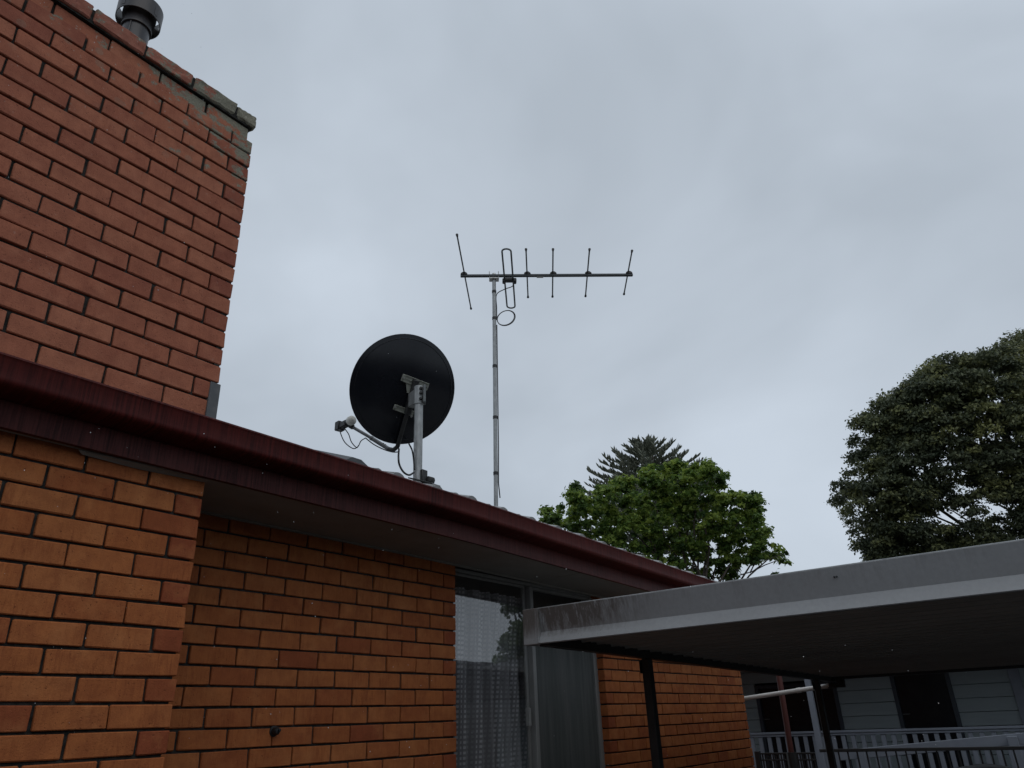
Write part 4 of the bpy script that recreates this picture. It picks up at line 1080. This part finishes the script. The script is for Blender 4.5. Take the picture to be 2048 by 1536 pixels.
maple_lobes = maple_lobes + [e for e in edge_bits if e[1] < 1150 and e[0] < 1525]
mc = clumps_from([(x, y + 2, r * 0.95) for x, y, r in maple_lobes], 22, 0.8, 3.0, extra=270, back=0.5)
sub = []
for x, y, z, rr in mc:
    k_ = max(1, int(round(5 * (rr / 0.35) ** 2)))
    for _ in range(k_):                                       # each lobe is a bunch of drooping leaf sprays
        d_ = np.array([random.gauss(0, 1) for _ in range(3)]); d_ /= np.linalg.norm(d_); d_[2] = abs(d_[2]) if d_[2] < -0.4 else d_[2]
        q_ = np.array([x, y, z]) + d_ * rr * random.uniform(0.45, 1.05); sub.append((*q_, random.uniform(0.10, 0.20)))
leaf_cloud('crown', sub, 42, 0.088, M_maple, mp, rag=0.35, tone=(0.58, 0.27), elong=1.7, upw=0.9)
tr = MB(); base = np.array([*mp.location]); hub = np.array([base[0], base[1], 3.2])
tr.tube([base - [0, 0, .1], base + [0.05, 0, 1.6], hub], [0.26, 0.2, 0.17], 12)
for (x, y, r) in random.sample(maple_lobes[:70], 26): limb(tr, hub, on_depth(x, y, 22.6 + random.uniform(0, 1.0)), 0.05, 0.012)
for pth in ([(1480, 1150), (1505, 1143), (1535, 1120), (1565, 1108)], [(1500, 1146), (1515, 1115), (1518, 1105)], [(1505, 1143), (1530, 1130), (1552, 1122)]):
    tr.tube([on_depth(x, y, 21.6) for x, y in pth], [0.02, 0.016, 0.012, 0.008][:len(pth)], 6)
tr.build('trunk', M_bark, mp, smooth='all')

# araucaria-like pine far behind
PD = 52.0; s_px = PD / FOC
pb = on_depth(1302, 1000, PD); pine = empty('pine_tree', (float(pb[0]), float(pb[1]), 0), label='dark dome topped pine with upswept branches rising behind the leafy tree', cat='tree')
ptop = on_depth(1304, 880, PD)
tk = MB(); tk.tube([(pb[0], pb[1], 0), (pb[0], pb[1], ptop[2] * 0.6), tuple(ptop)], [0.45, 0.22, 0.03], 12); tk.build('trunk', M_bark, pine, smooth='all')
pv_, pf_, pt_ = [], [], []
def needle(p, q, r):
    p, q = np.array(p), np.array(q); t = q - p; t = t / (np.linalg.norm(t) + 1e-9)
    a = np.cross(t, (0.3, 0.2, 0.9)); a /= np.linalg.norm(a) + 1e-9; b = np.cross(t, a); n0 = len(pv_); tv = random.uniform(0.15, 0.85)
    m = p + (q - p) * 0.55
    for c_0, rr in ((p, r * 0.7), (m, r)):
        for k in range(4):
            an = k * math.pi / 2 + 0.4; pv_.append(tuple(c_0 + (a * math.cos(an) + b * math.sin(an)) * rr)); pt_.append(tv)
    pv_.append(tuple(q)); pt_.append(tv)
    for k in range(4):
        k2 = (k + 1) % 4; pf_.append((n0 + k, n0 + k2, n0 + 4 + k2, n0 + 4 + k)); pf_.append((n0 + 4 + k, n0 + 4 + k2, n0 + 8))
toph = float(ptop[2])
for tier in range(19):
    hz = toph - 0.2 - tier * 0.40; Lb = 0.9 + 4.6 * (1 - math.exp(-tier * 0.175)); nb_ = 8 + 2 * (tier > 2)
    for k in range(nb_):
        an = 2 * math.pi * (k + random.uniform(-.25, .25)) / nb_ + tier * 0.7
        dr = np.array([math.cos(an), math.sin(an), 0]); L = Lb * random.uniform(0.85, 1.1); prev = None
        nseg = 20
        for s in range(nseg + 1):
            t = s / nseg
            p = np.array([pb[0], pb[1], hz]) + dr * L * t + np.array([0, 0, L * (0.02 * t + 0.24 * t ** 2.4) + (0.35 if tier < 2 else 0) * t])
            if prev is not None: needle(prev, p + (p - prev) * .3, 0.055 * (1 - t * .4))
            if t > 0.22:
                for sd in (-1, 1):
                    sv = np.array([-dr[1], dr[0], 0]) * sd
                    ln_ = random.uniform(0.30, 0.58) * (1.05 - 0.35 * abs(t - .6))
                    dirv = dr * random.uniform(0.3, 0.8) + sv * random.uniform(0.25, 0.75) + np.array([0, 0, random.uniform(0.55, 1.0)])
                    needle(p, p + dirv / np.linalg.norm(dirv) * ln_, 0.06)
            prev = p
for k in range(16):
    an = random.uniform(0, 6.28); el = random.uniform(0.5, 1.3); needle(ptop - np.array([0, 0, .35]), ptop + np.array([math.cos(an) * math.cos(el), math.sin(an) * math.cos(el), math.sin(el) - 0.3]) * 0.5, 0.07)
me = bpy.data.meshes.new('crown'); me.from_pydata(pv_, [], pf_)
at = me.color_attributes.new('tint', 'FLOAT_COLOR', 'POINT'); at.data.foreach_set('color', np.repeat(np.array(pt_, dtype=np.float32)[:, None], 4, 1).ravel())
link('crown', me, M_pine, pine)

# big dark evergreen at the right
BD = 27.0
big_lobes = []
edge = [(1672, 962), (1668, 990), (1690, 940), (1702, 905), (1698, 870), (1705, 838), (1728, 822), (1745, 800), (1770, 788), (1795, 775), (1812, 770), (1838, 738), (1862, 716), (1885, 708), (1915, 706), (1940, 712), (1962, 706), (1985, 688), (2010, 674), (2035, 664), (2060, 660), (2100, 650),
        (1682, 1012), (1692, 1035), (1706, 1055), (1712, 1080), (1728, 1095), (1735, 1120), (1740, 1140)]
for x, y in edge: big_lobes.append((x + 12, y + 12, random.uniform(17, 25)))
for _ in range(1700):
    x, y = random.uniform(1690, 2330), random.uniform(690, 1190)
    top_y = np.interp(x, [1668, 1700, 1745, 1800, 1862, 1915, 1985, 2060, 2120, 2330], [985, 850, 805, 778, 722, 712, 695, 668, 655, 720])
    left_x = np.interp(y, [650, 830, 900, 985, 1050, 1100, 1200], [1900, 1715, 1710, 1680, 1712, 1730, 1745])
    hole = (abs((y - 960 + (x - 1890) * 0.10)) < 9 and 1850 < x < 1925) or ((x - 1770) ** 2 / 22 ** 2 + (y - 985) ** 2 / 9 ** 2 < 1) or ((x - 1755) ** 2 / 20 ** 2 + (y - 1030) ** 2 / 11 ** 2 < 1)
    sparse = (x > 1880 and 830 < y < 1090 and random.random() < 0.3) or (x > 1830 and 1000 < y < 1110 and random.random() < 0.25)
    if y > top_y + 18 and x > left_x + 16 and not hole and not sparse: big_lobes.append((x, y, random.uniform(12, 30)))
bt = empty('evergreen_tree', (float(on_depth(2080, 1100, BD)[0]), float(on_depth(2080, 1100, BD)[1]), 0), label='huge dark evergreen tree at the right edge above the carport', cat='tree')
def dome(x, y):                                               # the crown bulges towards the lawn in its middle
    u = (x - 2060) / 400; v = (y - 980) / 330; return -5.0 * math.sqrt(max(0.0, 1 - u * u - v * v))
bcl = []
for x, y, r in big_lobes:
    dd = BD + dome(x, y) * 0.6 + random.uniform(-0.5, 0.9); p = on_depth(x, y, dd); bcl.append((*p, r * 0.98 * dd / FOC))
for x, y, r in random.sample(big_lobes, 420):
    if not (1820 < x and 850 < y < 1100): p = on_depth(x, y + 8, BD + 1.5 + random.uniform(0, 3)); bcl.append((*p, r * 0.9 * BD / FOC))
leaf_cloud('crown', bcl, 210, 0.07, M_olive, bt, rag=0.2, tone=(0.42, 0.24), elong=1.9)
tk = MB(); b0 = np.array([*bt.location]); hub = np.array(on_depth(2072, 1130, BD + 0.5))
tk.tube([b0, b0 * 0.5 + hub * 0.5 + [0.2, 0, 0], hub], [0.6, 0.5, 0.42], 14)
h2 = np.array(on_depth(2050, 960, BD + 0.5)); limb(tk, hub, h2, 0.36, 0.2, 0.05, 10)
for (x, y, r) in random.sample(big_lobes, 60):
    p = on_depth(x, y, BD + random.uniform(-1, 1)); limb(tk, hub if y > 950 else h2, p, random.uniform(0.06, 0.12), 0.014, 0.12)
tk.build('trunk', M_bark, bt, smooth='all')

# ------------------------------------------------------------------ what the window pane mirrors: back fence and garden tree
pf = empty('paling_fence', (12.5, -8.0, 0), label='tall weathered paling fence mirrored in the window pane, its run extended unseen to cut low light', cat='fence')
m_ = MB(); x = -14.0  # run extended unseen, past the mirrored stretch, to cut low light on the house
while x < 26:
    m_.box((x, -8.02, 0), (x + 0.145, -8.0, 2.98 + random.uniform(-.01, .01)), 0, 0.002); x += 0.15
m_.build('palings', M_paling, pf)
for z_ in (0.4, 1.5, 2.6):
    m_ = MB(); m_.box((-14, -8.08, z_), (26, -8.03, z_ + 0.09), 0, 0.003); m_.build('rail', M_paling, pf)
gt_ = empty('garden_tree', (14.9, -7.6, 0), label='broad leafy garden tree mirrored in the window pane', cat='tree')
gl = []
for _ in range(80):
    u, v = random.uniform(-1, 1), random.uniform(-1, 1)
    gl.append((14.65 + u * (1.25 + 0.2 * v), -7.4 + random.uniform(-.4, .4), 3.9 + v * 1.25, random.uniform(0.22, 0.40)))
gl += [(13.45, -7.4, 4.35, 0.24), (13.3, -7.4, 4.28, 0.14), (13.7, -7.4, 4.2, 0.26), (13.75, -7.4, 3.75, 0.22), (13.6, -7.4, 3.35, 0.22), (13.4, -7.4, 3.2, 0.16)]
leaf_cloud('crown', gl, 120, 0.10, M_maple, gt_, tone=(0.4, 0.2), elong=1.4)
m_ = MB(); m_.tube([(14.9, -7.6, 0), (14.95, -7.5, 1.5), (14.9, -7.4, 3.6)], [0.16, 0.13, 0.08], 10)
for c_ in random.sample(gl, 14): limb(m_, (14.9, -7.45, 2.6), c_[:3], 0.05, 0.01)
m_.build('trunk', M_bark, gt_, smooth='all')

# ------------------------------------------------------------------ falling rain drops
rd = MB()
for _ in range(340):
    dpt = random.uniform(0.9, 3.4); x, y = random.uniform(0, 2048), random.uniform(0, 1536)
    if y < max(720 + 0.32 * x if x > 440 else 0, 0) and not (abs(x - 806) < 95 and abs(y - 778) < 95): continue
    p = on_depth(x, y, dpt); r = random.choice([0.4, 0.5, 0.6, 0.7, 1.1]) * dpt / FOC
    vs3 = [(0, 0, 1.25), (1, 0, 0), (0, 1, 0), (-1, 0, 0), (0, -1, 0), (0, 0, -1)]
    rd.add([tuple(p + np.array(v) * r) for v in vs3], [(0, 1, 2), (0, 2, 3), (0, 3, 4), (0, 4, 1), (5, 2, 1), (5, 3, 2), (5, 4, 3), (5, 1, 4)])
rd.build('rain', M_drop, None, fix=False, kind='stuff', label='scattered small falling rain drops in the air', cat='rain')
